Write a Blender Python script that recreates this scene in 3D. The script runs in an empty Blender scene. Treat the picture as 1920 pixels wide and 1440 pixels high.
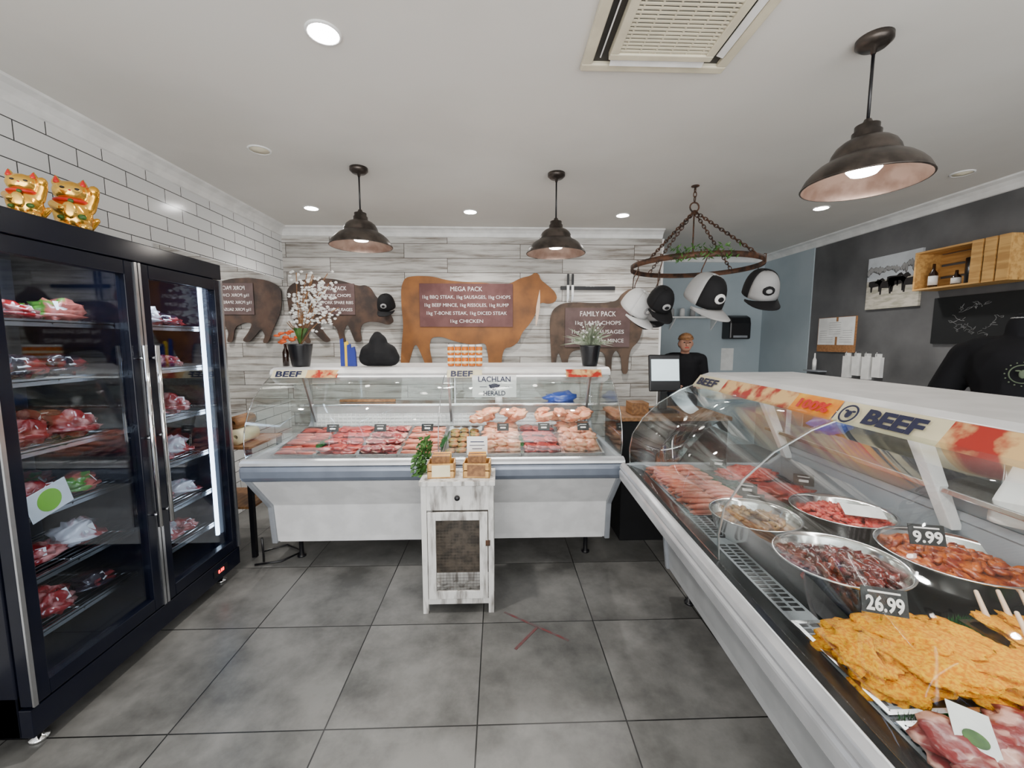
import bpy, bmesh, math, random
from mathutils import Vector, Matrix, noise, Euler
random.seed(7)
R=random.random
def U(a,b): return a+(b-a)*random.random()
C=bpy.context.scene.collection
# ---------------------------------------------------------------- materials
def newmat(name):
    m=bpy.data.materials.new(name); m.use_nodes=True
    nt=m.node_tree; b=nt.nodes['Principled BSDF']; return m,nt,b
def c4(c): return (c[0],c[1],c[2],1)
def mat(name,col,rough=.5,metal=0,emit=None,es=0,col2=None,scale=8,bump=0,stretch=None,lo=.4,hi=.6,coat=0,bscale=None,detail=4,spec=.5):
    m,nt,b=newmat(name)
    b.inputs['Base Color'].default_value=c4(col); b.inputs['Roughness'].default_value=rough; b.inputs['Metallic'].default_value=metal
    b.inputs['Specular IOR Level'].default_value=spec
    if coat: b.inputs['Coat Weight'].default_value=coat; b.inputs['Coat Roughness'].default_value=.1
    if emit: b.inputs['Emission Color'].default_value=c4(emit); b.inputs['Emission Strength'].default_value=es
    if col2 is None: col2=tuple(x*.88 for x in col)
    tc=nt.nodes.new('ShaderNodeTexCoord'); mp=nt.nodes.new('ShaderNodeMapping')
    nt.links.new(tc.outputs['Object'],mp.inputs['Vector'])
    if stretch: mp.inputs['Scale'].default_value=stretch
    n=nt.nodes.new('ShaderNodeTexNoise'); n.inputs['Scale'].default_value=scale; n.inputs['Detail'].default_value=detail
    nt.links.new(mp.outputs[0],n.inputs['Vector'])
    r=nt.nodes.new('ShaderNodeValToRGB'); r.color_ramp.elements[0].position=lo; r.color_ramp.elements[1].position=hi
    r.color_ramp.elements[0].color=c4(col); r.color_ramp.elements[1].color=c4(col2)
    nt.links.new(n.outputs['Fac'],r.inputs[0]); nt.links.new(r.outputs[0],b.inputs['Base Color'])
    if bump:
        n2=nt.nodes.new('ShaderNodeTexNoise'); n2.inputs['Scale'].default_value=bscale or scale*3
        nt.links.new(mp.outputs[0],n2.inputs['Vector'])
        bp=nt.nodes.new('ShaderNodeBump'); bp.inputs['Strength'].default_value=bump; bp.inputs['Distance'].default_value=.005
        nt.links.new(n2.outputs['Fac'],bp.inputs['Height']); nt.links.new(bp.outputs[0],b.inputs['Normal'])
    return m
def glassmat(name,tint=(.95,.975,.97),base=.04,k=.6):
    m=bpy.data.materials.new(name); m.use_nodes=True; nt=m.node_tree; nt.nodes.clear()
    o=nt.nodes.new('ShaderNodeOutputMaterial'); mx=nt.nodes.new('ShaderNodeMixShader')
    t=nt.nodes.new('ShaderNodeBsdfTransparent'); t.inputs[0].default_value=c4(tint)
    g=nt.nodes.new('ShaderNodeBsdfGlossy'); g.inputs['Roughness'].default_value=.03
    lw=nt.nodes.new('ShaderNodeLayerWeight'); lw.inputs[0].default_value=.5
    p=nt.nodes.new('ShaderNodeMath'); p.operation='POWER'; p.inputs[1].default_value=4
    q=nt.nodes.new('ShaderNodeMath'); q.operation='MULTIPLY_ADD'; q.inputs[1].default_value=k; q.inputs[2].default_value=base
    nt.links.new(lw.outputs['Facing'],p.inputs[0]); nt.links.new(p.outputs[0],q.inputs[0]); nt.links.new(q.outputs[0],mx.inputs[0])
    nt.links.new(t.outputs[0],mx.inputs[1]); nt.links.new(g.outputs[0],mx.inputs[2]); nt.links.new(mx.outputs[0],o.inputs[0])
    return m
def brickmat(name,ax,bw,rh,off,mort,c1,c2,cm,rough,shift=(0,0),grain=None,gcol=None,glo=.45,ghi=.62,bump=.3,sp=.5,gfac=.8):
    m,nt,b=newmat(name)
    g=nt.nodes.new('ShaderNodeNewGeometry'); s=nt.nodes.new('ShaderNodeSeparateXYZ'); cb=nt.nodes.new('ShaderNodeCombineXYZ')
    nt.links.new(g.outputs['Position'],s.inputs[0])
    for i in (0,1):
        a=nt.nodes.new('ShaderNodeMath'); a.operation='ADD'; a.inputs[1].default_value=shift[i]
        nt.links.new(s.outputs[ax[i]],a.inputs[0]); nt.links.new(a.outputs[0],cb.inputs[i])
    br=nt.nodes.new('ShaderNodeTexBrick'); br.offset=off; br.squash=1
    nt.links.new(cb.outputs[0],br.inputs['Vector'])
    br.inputs['Scale'].default_value=1; br.inputs['Brick Width'].default_value=bw; br.inputs['Row Height'].default_value=rh
    br.inputs['Mortar Size'].default_value=mort; br.inputs['Mortar Smooth'].default_value=.1
    br.inputs['Color1'].default_value=c4(c1); br.inputs['Color2'].default_value=c4(c2); br.inputs['Mortar'].default_value=c4(cm)
    out=br.outputs['Color']
    if grain:
        mp=nt.nodes.new('ShaderNodeMapping'); mp.inputs['Scale'].default_value=grain
        vm=nt.nodes.new('ShaderNodeVectorMath'); vm.operation='MULTIPLY_ADD'; vm.inputs[1].default_value=(9,9,9)
        nt.links.new(br.outputs['Color'],vm.inputs[0]); nt.links.new(cb.outputs[0],vm.inputs[2])
        nt.links.new(vm.outputs[0],mp.inputs['Vector'])
        n=nt.nodes.new('ShaderNodeTexNoise'); n.inputs['Scale'].default_value=1; n.inputs['Detail'].default_value=8; n.inputs['Roughness'].default_value=.65
        nt.links.new(mp.outputs[0],n.inputs['Vector'])
        r=nt.nodes.new('ShaderNodeValToRGB'); r.color_ramp.elements[0].position=glo; r.color_ramp.elements[1].position=ghi
        r.color_ramp.elements[0].color=c4(gcol); r.color_ramp.elements[1].color=(1,1,1,1)
        nt.links.new(n.outputs['Fac'],r.inputs[0])
        mm=nt.nodes.new('ShaderNodeMix'); mm.data_type='RGBA'; mm.blend_type='MULTIPLY'; mm.inputs[0].default_value=gfac
        nt.links.new(out,mm.inputs[6]); nt.links.new(r.outputs[0],mm.inputs[7]); out=mm.outputs[2]
        rr=nt.nodes.new('ShaderNodeMath'); rr.operation='MULTIPLY_ADD'; rr.inputs[1].default_value=.25; rr.inputs[2].default_value=rough-.12
        nt.links.new(n.outputs['Fac'],rr.inputs[0]); nt.links.new(rr.outputs[0],b.inputs['Roughness'])
    else: b.inputs['Roughness'].default_value=rough
    nt.links.new(out,b.inputs['Base Color']); b.inputs['Specular IOR Level'].default_value=sp
    bp=nt.nodes.new('ShaderNodeBump'); bp.invert=True; bp.inputs['Strength'].default_value=bump; bp.inputs['Distance'].default_value=.004
    nt.links.new(br.outputs['Fac'],bp.inputs['Height']); nt.links.new(bp.outputs[0],b.inputs['Normal'])
    return m
M={}
M['floor']=brickmat('floor_tile',(0,1),.6,.6,0,.003,(.145,.143,.135),(.20,.197,.188),(.008,.008,.008),.34,shift=(.09+6,.3+6),grain=(2.8,2.8,2.8),gcol=(.30,.30,.30),glo=.34,ghi=.62,gfac=.95)
M['plank']=brickmat('whitewashed_plank',(0,2),1.25,.152,.37,.003,(.66,.645,.61),(.44,.425,.395),(.08,.06,.045),.5,shift=(9.3,.02),grain=(1.6,22,1),gcol=(.26,.21,.17),glo=.34,ghi=.54,gfac=.9)
M['subway']=brickmat('subway_tile',(1,2),.30,.095,.5,.0028,(.78,.78,.77),(.70,.71,.71),(.05,.05,.05),.16,shift=(6.1,0),bump=.5)
M['ceiling']=mat('ceiling_paint',(.74,.72,.675),.7,col2=(.69,.67,.625),scale=1.2)
M['white_trim']=mat('cornice_paint',(.86,.86,.84),.5)
M['darkwall']=mat('dark_render',(.065,.065,.067),.65,col2=(.15,.15,.153),scale=2.2,lo=.3,hi=.7,bump=.2,detail=8)
M['bluewall']=mat('blue_grey_paint',(.38,.45,.49),.6,col2=(.42,.49,.53),scale=2)
M['black']=mat('black_plastic',(.006,.006,.008),.3)
M['blackmatte']=mat('black_matte',(.008,.008,.009),.8,spec=.25)
M['deckblack']=mat('black_deck',(.008,.009,.010),.2,spec=.4)
M['navy']=mat('dark_navy_fridge',(.003,.004,.010),.2,spec=.3)
M['innerdark']=mat('fridge_interior',(.012,.017,.035),.35)
M['steel']=mat('stainless_steel',(.72,.72,.72),.22,1,col2=(.6,.6,.6),scale=3,stretch=(1,1,20))
M['bowlsteel']=mat('polished_bowl_steel',(.85,.84,.82),.16,1)
M['alu']=mat('brushed_aluminium',(.60,.61,.63),.3,1)
M['chrome']=mat('chrome',(.82,.82,.82),.08,1)
M['wpanel']=mat('white_enamel',(.80,.80,.80),.3)
M['gpanel']=mat('grey_plastic',(.30,.32,.35),.35)
M['gbase']=mat('grey_enamel',(.36,.37,.38),.3)
M['bumper']=mat('silver_bumper',(.50,.51,.53),.22,.4)
M['bumperdk']=mat('blue_grey_bumper',(.20,.23,.29),.25,.3)
M['glass']=glassmat('clear_glass')
M['dglass']=glassmat('door_glass',(.82,.87,.93),.045,.5)
M['bronze']=mat('dark_bronze',(.045,.037,.032),.34,.7,col2=(.10,.082,.07),scale=14)
M['bronze_in']=mat('lamp_inside',(.10,.062,.048),.35,.5,col2=(.16,.11,.09),scale=10)
M['iron']=mat('rusty_iron',(.035,.022,.016),.6,.5,col2=(.12,.055,.03),scale=20)
M['emit']=mat('lamp_glow',(1,1,1),.5,emit=(1,.97,.92),es=14)
M['emit_led']=mat('led_glow',(1,1,1),.5,emit=(.75,.87,1),es=9)
M['emit_tube']=mat('tube_glow',(1,1,1),.5,emit=(1,.97,.93),es=4)
M['emit2']=mat('downlight_glow',(1,1,1),.5,emit=(1,.98,.95),es=110)
M['rust']=mat('rusted_steel',(.36,.135,.03),.55,.2,col2=(.13,.055,.02),scale=4,lo=.3,hi=.7,detail=8)
M['pigbrown']=mat('dark_brown_steel',(.035,.023,.018),.6,.2,col2=(.09,.05,.033),scale=6)
M['sheepbrown']=mat('grey_brown_steel',(.055,.037,.026),.6,.2,col2=(.12,.075,.05),scale=6)
M['board']=mat('maroon_board',(.10,.028,.025),.5,col2=(.14,.05,.045),scale=6)
M['board2']=mat('brown_board',(.075,.04,.037),.5,col2=(.11,.065,.06),scale=6)
M['chalk']=mat('chalk_white',(.85,.82,.80),.8)
M['paper']=mat('paper_white',(.86,.86,.84),.7)
M['cream']=mat('cream_banner',(.80,.72,.48),.45)
M['navytext']=mat('navy_lettering',(.01,.013,.05),.5)
M['orange']=mat('orange_print',(.80,.24,.01),.45,col2=(.88,.50,.05),scale=10)
M['meatprint']=mat('meat_print',(.40,.02,.01),.45,col2=(.75,.48,.20),scale=13,lo=.42,hi=.56)
M['mirror']=mat('mirror_silver',(.9,.9,.9),.01,1)
M['wood']=mat('pine_wood',(.66,.38,.12),.55,col2=(.48,.25,.07),scale=3,stretch=(14,1.5,14))
M['woodd']=mat('brown_wood',(.28,.13,.045),.55,col2=(.16,.07,.025),scale=3,stretch=(14,1.5,14))
M['distress']=mat('distressed_white_wood',(.62,.61,.59),.65,col2=(.20,.185,.17),scale=5,stretch=(6,6,1.2),lo=.47,hi=.68,bump=.4,detail=8)
M['mesh']=mat('dark_mesh',(.10,.08,.06),.5,col2=(.04,.032,.025),scale=20)
M['gold']=mat('gold',(.90,.46,.05),.2,.9,col2=(.98,.62,.14),scale=5)
M['red']=mat('red_enamel',(.60,.015,.01),.3)
M['green']=mat('leaf_green',(.02,.07,.01),.5,col2=(.06,.16,.025),scale=20)
M['grass']=mat('plastic_grass',(.006,.08,.01),.5,col2=(.015,.17,.02),scale=30)
M['greygreen']=mat('pale_leaf',(.22,.28,.18),.6,col2=(.42,.47,.36),scale=20)
M['whitefl']=mat('white_petal',(.85,.84,.80),.6)
M['orangefl']=mat('orange_petal',(.75,.12,.02),.6)
M['beef']=mat('red_meat',(.26,.006,.005),.35,col2=(.50,.07,.045),scale=14,lo=.42,hi=.62,coat=.2,bump=.5)
M['beefm']=mat('marbled_meat',(.22,.012,.014),.35,col2=(.70,.36,.29),scale=24,lo=.48,hi=.62,coat=.2,bump=.4,detail=2)
M['mince']=mat('mince',(.42,.010,.006),.5,col2=(.62,.12,.08),scale=60,coat=.1,bump=1,bscale=90)
M['marin']=mat('dark_marinated_meat',(.035,.002,.001),.2,col2=(.15,.010,.004),scale=30,coat=.4,bump=.6)
M['marin2']=mat('orange_marinated_meat',(.20,.018,.002),.3,col2=(.48,.11,.01),scale=40,coat=.3,bump=.6)
M['marin3']=mat('creamy_marinated_meat',(.50,.28,.09),.3,col2=(.22,.08,.015),scale=35,coat=.4,bump=.6)
M['chicken']=mat('raw_chicken',(.62,.22,.12),.4,col2=(.74,.42,.26),scale=14,coat=.2,bump=.4)
M['sausage']=mat('pink_sausage',(.56,.13,.075),.4,col2=(.68,.27,.17),scale=25,coat=.2)
M['sausaged']=mat('red_sausage',(.28,.02,.012),.4,col2=(.45,.08,.045),scale=25,coat=.2)
M['crumb']=mat('yellow_crumb',(.70,.22,.0),.85,col2=(.85,.42,.005),scale=110,bump=1,bscale=170,spec=.2)
M['garn']=mat('green_patty',(.12,.12,.02),.5,col2=(.42,.16,.05),scale=25,bump=.5)
M['fat']=mat('bone_cream',(.80,.58,.42),.4)
M['packw']=mat('white_pack',(.68,.66,.68),.25,col2=(.35,.04,.04),scale=9,lo=.50,hi=.6,coat=.6)
M['packb']=mat('blue_pack',(.02,.05,.28),.25,col2=(.4,.45,.6),scale=9,lo=.5,hi=.6,coat=.6)
M['packr']=mat('vacuum_meat',(.26,.008,.010),.15,col2=(.66,.28,.25),scale=16,lo=.48,hi=.62,coat=.6)
M['packd']=mat('dark_pack',(.02,.012,.02),.15,col2=(.28,.03,.03),scale=12,lo=.5,hi=.62,coat=.6)
M['packg']=mat('green_label_pack',(.08,.22,.03),.25,col2=(.45,.12,.09),scale=8,lo=.44,hi=.5,coat=.6)
M['lime']=mat('lime_card',(.25,.58,.04),.4)
M['skin']=mat('skin',(.55,.28,.19),.5)
M['shirt']=mat('black_shirt',(.008,.008,.010),.85,spec=.2)
M['denim']=mat('dark_trousers',(.02,.025,.04),.8)
M['greyfab']=mat('grey_fabric',(.34,.34,.34),.85)
M['whitefab']=mat('white_fabric',(.72,.72,.71),.85)
M['screen']=mat('lit_screen',(.6,.75,.8),.3,emit=(.75,.9,.95),es=1.0)
M['redled']=mat('red_digits',(.8,.02,.02),.4,emit=(1,.03,.03),es=5)
M['redtape']=mat('faded_red_tape',(.12,.028,.03),.6,col2=(.09,.06,.06),scale=20)
M['bluebag']=mat('blue_plastic',(.01,.06,.38),.3,coat=.5)
M['yellow']=mat('yellow_cloth',(.80,.52,.02),.8)
M['bluecl']=mat('blue_cloth',(.02,.035,.24),.8)
M['honey']=mat('honey_jar',(.62,.15,.005),.15,coat=.4)
M['slate']=mat('chalkboard',(.006,.007,.008),.6)
M['offw']=mat('cassette_plastic',(.72,.66,.50),.45)
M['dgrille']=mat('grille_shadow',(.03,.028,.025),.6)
M['cork']=mat('cork',(.38,.18,.07),.8,col2=(.28,.13,.05),scale=60)
M['grass_photo']=mat('field_print',(.60,.56,.48),.6,col2=(.38,.36,.28),scale=8,stretch=(1,1,4))
M['sky_photo']=mat('sky_print',(.62,.66,.70),.6)
M['cattle']=mat('cattle_print',(.02,.016,.016),.6)
M['darkglass']=mat('dark_bottle_glass',(.02,.008,.005),.08,coat=.6)
M['soil']=mat('soil_brown',(.04,.024,.015),.9)
M['dimgreen']=mat('dim_green_print',(.10,.13,.08),.7)
# ---------------------------------------------------------------- mesh builder
class MB:
    def __init__(s): s.v=[];s.f=[];s.m=[];s.sm=[]
    def add(s,v,f,m=0,sm=False):
        o=len(s.v); s.v+= [tuple(x) for x in v]
        for q in f: s.f.append([i+o for i in q]); s.m.append(m); s.sm.append(sm)
        return s
    def box(s,x0,x1,y0,y1,z0,z1,m=0):
        v=[(x,y,z) for x in(x0,x1) for y in(y0,y1) for z in(z0,z1)]
        return s.add(v,[(0,1,3,2),(4,6,7,5),(0,4,5,1),(2,3,7,6),(0,2,6,4),(1,5,7,3)],m)
    def obox(s,c,sz,e=(0,0,0),m=0):
        Mx=Matrix.Translation(c)@Euler(e).to_matrix().to_4x4()
        v=[Mx@Vector((x*sz[0]/2,y*sz[1]/2,z*sz[2]/2)) for x in(-1,1) for y in(-1,1) for z in(-1,1)]
        return s.add(v,[(0,1,3,2),(4,6,7,5),(0,4,5,1),(2,3,7,6),(0,2,6,4),(1,5,7,3)],m)
    def prism(s,p,ax,a,b,m=0,sm=False):
        n=len(p)
        def mk(q,t):
            return {'x':(t,q[0],q[1]),'y':(q[0],t,q[1]),'z':(q[0],q[1],t)}[ax]
        v=[mk(q,a) for q in p]+[mk(q,b) for q in p]
        s.add(v,[list(range(n)),list(range(2*n-1,n-1,-1))],m)
        o=len(s.v)-2*n
        for i in range(n):
            j=(i+1)%n; s.f.append([o+i,o+j,o+n+j,o+n+i]); s.m.append(m); s.sm.append(sm)
        return s
    def lathe(s,pr,c=(0,0,0),n=28,m=0,sm=True,ax='z',caps=True):
        v=[];f=[]
        for r,z in pr:
            for i in range(n):
                a=2*math.pi*i/n; q=(r*math.cos(a),r*math.sin(a),z)
                if ax=='y': q=(q[0],q[2],q[1])
                if ax=='x': q=(q[2],q[0],q[1])
                v.append((q[0]+c[0],q[1]+c[1],q[2]+c[2]))
        for k in range(len(pr)-1):
            for i in range(n):
                j=(i+1)%n; f.append((k*n+i,k*n+j,(k+1)*n+j,(k+1)*n+i))
        s.add(v,f,m,sm)
        o=len(s.v)-len(v)
        if pr[0]==pr[-1]: caps=False
        if caps:
            for k in (0,len(pr)-1):
                if pr[k][0]>1e-4: s.f.append([o+k*n+i for i in range(n)]); s.m.append(m); s.sm.append(False)
        return s
    def tube(s,pts,r,n=8,m=0,closed=False):
        pts=[Vector(p) for p in pts]; N=len(pts); rr=r if isinstance(r,(list,tuple)) else [r]*N
        v=[];f=[]; up=None
        for i,p in enumerate(pts):
            if closed: t=pts[(i+1)%N]-pts[i-1]
            else: t=pts[min(i+1,N-1)]-pts[max(i-1,0)]
            t=t.normalized() if t.length>1e-9 else Vector((0,0,1))
            if up is None:
                up=Vector((0,0,1)) if abs(t.z)<.9 else Vector((1,0,0))
            a=t.cross(up)
            if a.length<1e-6: a=t.cross(Vector((0,1,0)))
            a.normalize(); b=t.cross(a).normalized(); up=a.cross(t)
            for k in range(n):
                w=2*math.pi*k/n; v.append(p+a*math.cos(w)*rr[i]+b*math.sin(w)*rr[i])
        for i in range(N if closed else N-1):
            for k in range(n):
                k2=(k+1)%n; i2=(i+1)%N; f.append((i*n+k,i*n+k2,i2*n+k2,i2*n+k))
        s.add(v,f,m,True)
        if not closed:
            o=len(s.v)-len(v)
            s.f.append([o+k for k in range(n)]); s.m.append(m); s.sm.append(False)
            s.f.append([o+(N-1)*n+k for k in range(n)]); s.m.append(m); s.sm.append(False)
        return s
    def blob(s,c,r,amp=0,fr=4,seed=0,sub=2,m=0,e=(0,0,0),flat=None):
        bm=bmesh.new(); bmesh.ops.create_icosphere(bm,subdivisions=sub,radius=1)
        E=Euler(e).to_matrix(); v=[]
        for q in bm.verts:
            p=q.co.copy(); d=1+amp*noise.noise(p*fr+Vector((seed*3.1,seed*1.7,seed)))
            p=Vector((p.x*r[0],p.y*r[1],p.z*r[2]))*d
            if flat is not None: p.z=max(p.z,-flat)
            v.append(E@p+Vector(c))
        f=[[w.index for w in q.verts] for q in bm.faces]; bm.free()
        return s.add(v,f,m,True)
    def cap(s,p0,p1,r0,r1,m=0):
        p0=Vector(p0);p1=Vector(p1); d=(p1-p0); L=d.length; d=d/L
        pts=[];rr=[]
        for k in range(5):
            a=math.pi/2*k/4; pts.append(p0-d*r0*math.cos(a)); rr.append(max(r0*math.sin(a),r0*.05))
        for k in range(5):
            a=math.pi/2*k/4; pts.append(p1+d*r1*math.sin(a)); rr.append(max(r1*math.cos(a),r1*.05))
        return s.tube(pts,rr,12,m)
def thick(pr,t):
    N=len(pr); off=[]
    for i in range(N):
        a=pr[max(i-1,0)];b=pr[min(i+1,N-1)]; dx,dy=b[0]-a[0],b[1]-a[1]; L=math.hypot(dx,dy)
        off.append((pr[i][0]-dy/L*t,pr[i][1]+dx/L*t))
    return list(pr)+off[::-1]
def setp(o,label,cat,group,kind):
    if label: o['label']=label
    if cat: o['category']=cat
    if group: o['group']=group
    if kind: o['kind']=kind
def mk(name,mb,mats,par=None,loc=(0,0,0),rot=(0,0,0),label=None,cat=None,group=None,kind=None,bevel=0,world=False,voxel=0,solid=0):
    me=bpy.data.meshes.new(name)
    v=mb.v
    if world and par is not None:
        L=par.location; v=[(a[0]-L.x,a[1]-L.y,a[2]-L.z) for a in v]
    me.from_pydata(v,[],mb.f)
    if not isinstance(mats,(list,tuple)): mats=[mats]
    for q in mats: me.materials.append(M[q] if isinstance(q,str) else q)
    me.polygons.foreach_set('material_index',mb.m); me.polygons.foreach_set('use_smooth',mb.sm)
    bm=bmesh.new(); bm.from_mesh(me); bmesh.ops.recalc_face_normals(bm,faces=bm.faces); bm.to_mesh(me); bm.free()
    me.update()
    o=bpy.data.objects.new(name,me); C.objects.link(o)
    o.location=loc; o.rotation_euler=rot
    if par: o.parent=par
    if voxel:
        md=o.modifiers.new('remesh','REMESH'); md.mode='VOXEL'; md.voxel_size=voxel; md.use_smooth_shade=True
        md=o.modifiers.new('smooth','SMOOTH'); md.iterations=4; md.factor=.5
    if solid:
        md=o.modifiers.new('solid','SOLIDIFY'); md.thickness=solid
    if bevel:
        md=o.modifiers.new('bevel','BEVEL'); md.width=bevel; md.segments=2; md.limit_method='ANGLE'
    setp(o,label,cat,group,kind)
    return o
def thing(name,label,cat,loc=(0,0,0),rot=(0,0,0),group=None):
    o=bpy.data.objects.new(name,None); C.objects.link(o); o.empty_display_size=.05
    o.location=loc; o.rotation_euler=rot; setp(o,label,cat,group,None); return o
def clone(t,loc,rot=None,sc=None,label=None):
    o=t.copy(); C.objects.link(o); o.location=loc
    if rot is not None: o.rotation_euler=rot
    if sc is not None: o.scale=(sc,sc,sc) if not isinstance(sc,tuple) else sc
    if label: o['label']=label
    def rec(a,b):
        for ch in list(a.children):
            c2=ch.copy(); C.objects.link(c2); c2.parent=b; rec(ch,c2)
    rec(t,o); return o
def text(name,s,size,matn,par,loc,rot,w=None,bold=0,ext=.0006,align='CENTER'):
    cu=bpy.data.curves.new('t','FONT'); cu.body=s; cu.size=size; cu.align_x=align; cu.align_y='CENTER'; cu.extrude=ext; cu.offset=bold; cu.resolution_u=3
    o=bpy.data.objects.new('t',cu); C.objects.link(o)
    dg=bpy.context.evaluated_depsgraph_get(); me=bpy.data.meshes.new_from_object(o.evaluated_get(dg))
    bpy.data.objects.remove(o); me.materials.clear(); me.materials.append(M[matn])
    if w:
        xs=[v.co.x for v in me.vertices]
        k=w/(max(xs)-min(xs))
        for v in me.vertices: v.co.x*=k
    o=bpy.data.objects.new(name,me); C.objects.link(o); o.parent=par; o.location=loc; o.rotation_euler=rot
    return o
def shell(pr,n=48):
    b=MB(); return b.lathe(pr,(0,0,0),n,caps=False)
H=math.pi/2
# ---------------------------------------------------------------- room shell
CE=2.72; XL=-2.3; XR=3.8; YB=4.6; YC=5.9; YF=-1.6
def struct(name,mb,m): return mk(name,mb,m,kind='structure')
struct('floor',MB().box(XL-.15,XR+.15,YF,YC+.15,-.1,0),'floor')
struct('ceiling',MB().box(XL-.15,XR+.15,YF,YC+.15,CE,CE+.1),'ceiling')
struct('wall_left',MB().box(XL-.15,XL,YF,YB+.15,0,CE),'subway')
struct('wall_back',MB().box(XL,1.79,YB,YB+.15,0,CE),'plank')
struct('wall_rear',MB().box(1.6,XR+.15,YC,YC+.15,0,CE),'bluewall')
struct('wall_right',MB().box(XR,XR+.15,YF,4.97,0,CE),'darkwall')
struct('wall_passage',MB().box(XR-.012,XR+.15,4.97,YC,0,CE),'bluewall')
struct('wall_side',MB().box(1.6,1.79,YB+.15,YC,0,CE),'bluewall')
cv=[(0,0),(.09,0),(.085,-.012),(.05,-.025),(.025,-.05),(.012,-.085),(0,-.09)]
struct('trim_1',MB().prism([(XL+a,CE+b) for a,b in cv],'y',YF,YB),'white_trim')
struct('trim_2',MB().prism([(YB-a,CE+b) for a,b in cv],'x',XL,1.79),'white_trim')
struct('trim_3',MB().prism([(XR-a,CE+b) for a,b in cv],'y',YF,YC),'white_trim')
struct('trim_4',MB().prism([(YC-a,CE+b) for a,b in cv],'x',1.79,XR),'white_trim')
struct('trim_5',MB().box(1.79,1.81,YB-.012,YB+.16,0,CE-.09),'white_trim')
mk('wall_mirror',MB().box(XL+.001,XL+.01,2.9,YB-.005,.9,2.17),'mirror',label='frameless wall mirror beside the display counter',cat='mirror')
mk('floor_tape_mark',MB().obox((.19,2.07,.001),(.40,.012,.002),(0,0,-.62)).obox((.14,1.98,.001),(.2,.014,.002),(0,0,.9)),'redtape',label='worn red tape mark stuck on floor tiles',cat='tape')
# ---------------------------------------------------------------- fridge
fx0,fx1=-2.27,-1.69; fy0,fy1=1.42,2.63; fm=2.03; FH=1.98
fr=thing('display_fridge','black upright two-door glass display fridge stocked with packed meat','fridge',(-1.98,2.02,0))
b=MB()
b.box(fx0,fx1-.05,fy0,fy0+.045,.08,FH).box(fx0,fx1-.05,fy1-.045,fy1,.08,FH).box(fx0,fx0+.03,fy0,fy1,.08,FH)
b.box(fx0,fx1-.05,fy0,fy1,.08,.24).box(fx0,fx1,fy0,fy1,1.89,FH).box(fx0+.03,fx1-.055,fm-.015,fm+.015,.24,1.89)
mk('body',b,'navy',fr,world=True,bevel=.004)
mk('interior_lining',MB().box(fx0+.03,fx0+.036,fy0+.045,fy1-.045,.24,1.89),'innerdark',fr,world=True)
mk('base_panel',MB().box(fx1-.05,fx1-.005,fy0,fy1,.08,.19),'navy',fr,world=True,bevel=.003)
mk('temperature_display',MB().box(fx1-.006,fx1-.001,2.38,2.50,.115,.155),'black',fr,world=True)
text('display_digits','8.88',.03,'redled',fr,(fx1+1.98+.0005,2.44-2.02,.135),(H,0,H))
SH=Matrix.Translation((1.98,-2.02,0))
for y0,y1,hy in ((fy0+.004,fm-.003,fm-.035),(fm+.003,fy1-.004,fm+.035)):
    d=MB(); z0,z1=.2,1.885; w=.062
    d.box(fx1-.045,fx1,y0,y0+w,z0,z1).box(fx1-.045,fx1,y1-w,y1,z0,z1).box(fx1-.045,fx1,y0+w,y1-w,z0,z0+w).box(fx1-.045,fx1,y0+w,y1-w,z1-w,z1)
    dr=mk('door',d,'navy',fr,world=True,bevel=.003)
    g=mk('glass_pane',MB().box(fx1-.025,fx1-.021,y0+w,y1-w,z0+w,z1-w),'dglass',dr); g.data.transform(SH)
    hb=MB().tube([(fx1+.035,hy,.62),(fx1+.035,hy,1.5)],.011,10,0)
    for z in (.68,1.06,1.44): hb.tube([(fx1-.005,hy,z),(fx1+.035,hy,z)],.007,8,0)
    h=mk('handle',hb,'chrome',dr,label='long chrome bar handle'); h.data.transform(SH)
    for a,c in ((y0,y0+.014),(y1-.014,y1)):
        h=mk('edge_strip',MB().box(fx1-.001,fx1+.006,a,c,z0,z1),'alu',dr,label='silver edge strip'); h.data.transform(SH)
shz=[.38,.60,.85,1.10,1.37,1.60]
for z in shz:
    for a,c in ((fy0+.05,fm-.018),(fm+.018,fy1-.05)):
        s=MB()
        for i in range(14):
            x=-2.22+i*.032; s.box(x,x+.004,a,c,z-.006,z-.002)
        for y in (a,(a+c)/2,c-.006): s.box(-2.225,-1.80,y,y+.006,z-.012,z-.006)
        s.box(-1.805,-1.80,a,c,z-.022,z+.006,0)
        mk('wire_shelf',s,'steel',fr,world=True)
for y in (fy0+.055,fy1-.062):
    mk('led_strip',MB().box(-1.79,-1.775,y-.009,y+.009,.3,1.85),'emit_led',fr,world=True)
for y in (fy0+.08,fy1-.08):
    for x in (fx0+.08,fx1-.08):
        f=MB().lathe([(.03,0),(.03,.012),(.012,.016),(.012,.08)],(x,y,0),14)
        mk('foot',f,'chrome',fr,world=True)
def packmesh(k,mt):
    b=MB().blob((0,0,.035),(.095,.07,.04),.6,2.6,k,3)
    b.blob((0,.0,.02),(.12,.09,.012),.4,3,k+5,2)
    t=thing('meat_pack','vacuum-sealed red meat pack lying on a wire fridge shelf','packaged meat',(0,0,0),group='meat packs in the fridge')
    mk('meat',b,mt,t)
    mk('label_sticker',MB().obox((.0,-.055,.05),(.06,.002,.035),(-.6,0,.15*(k-2))),'paper',t)
    return t
packs=[]
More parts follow.
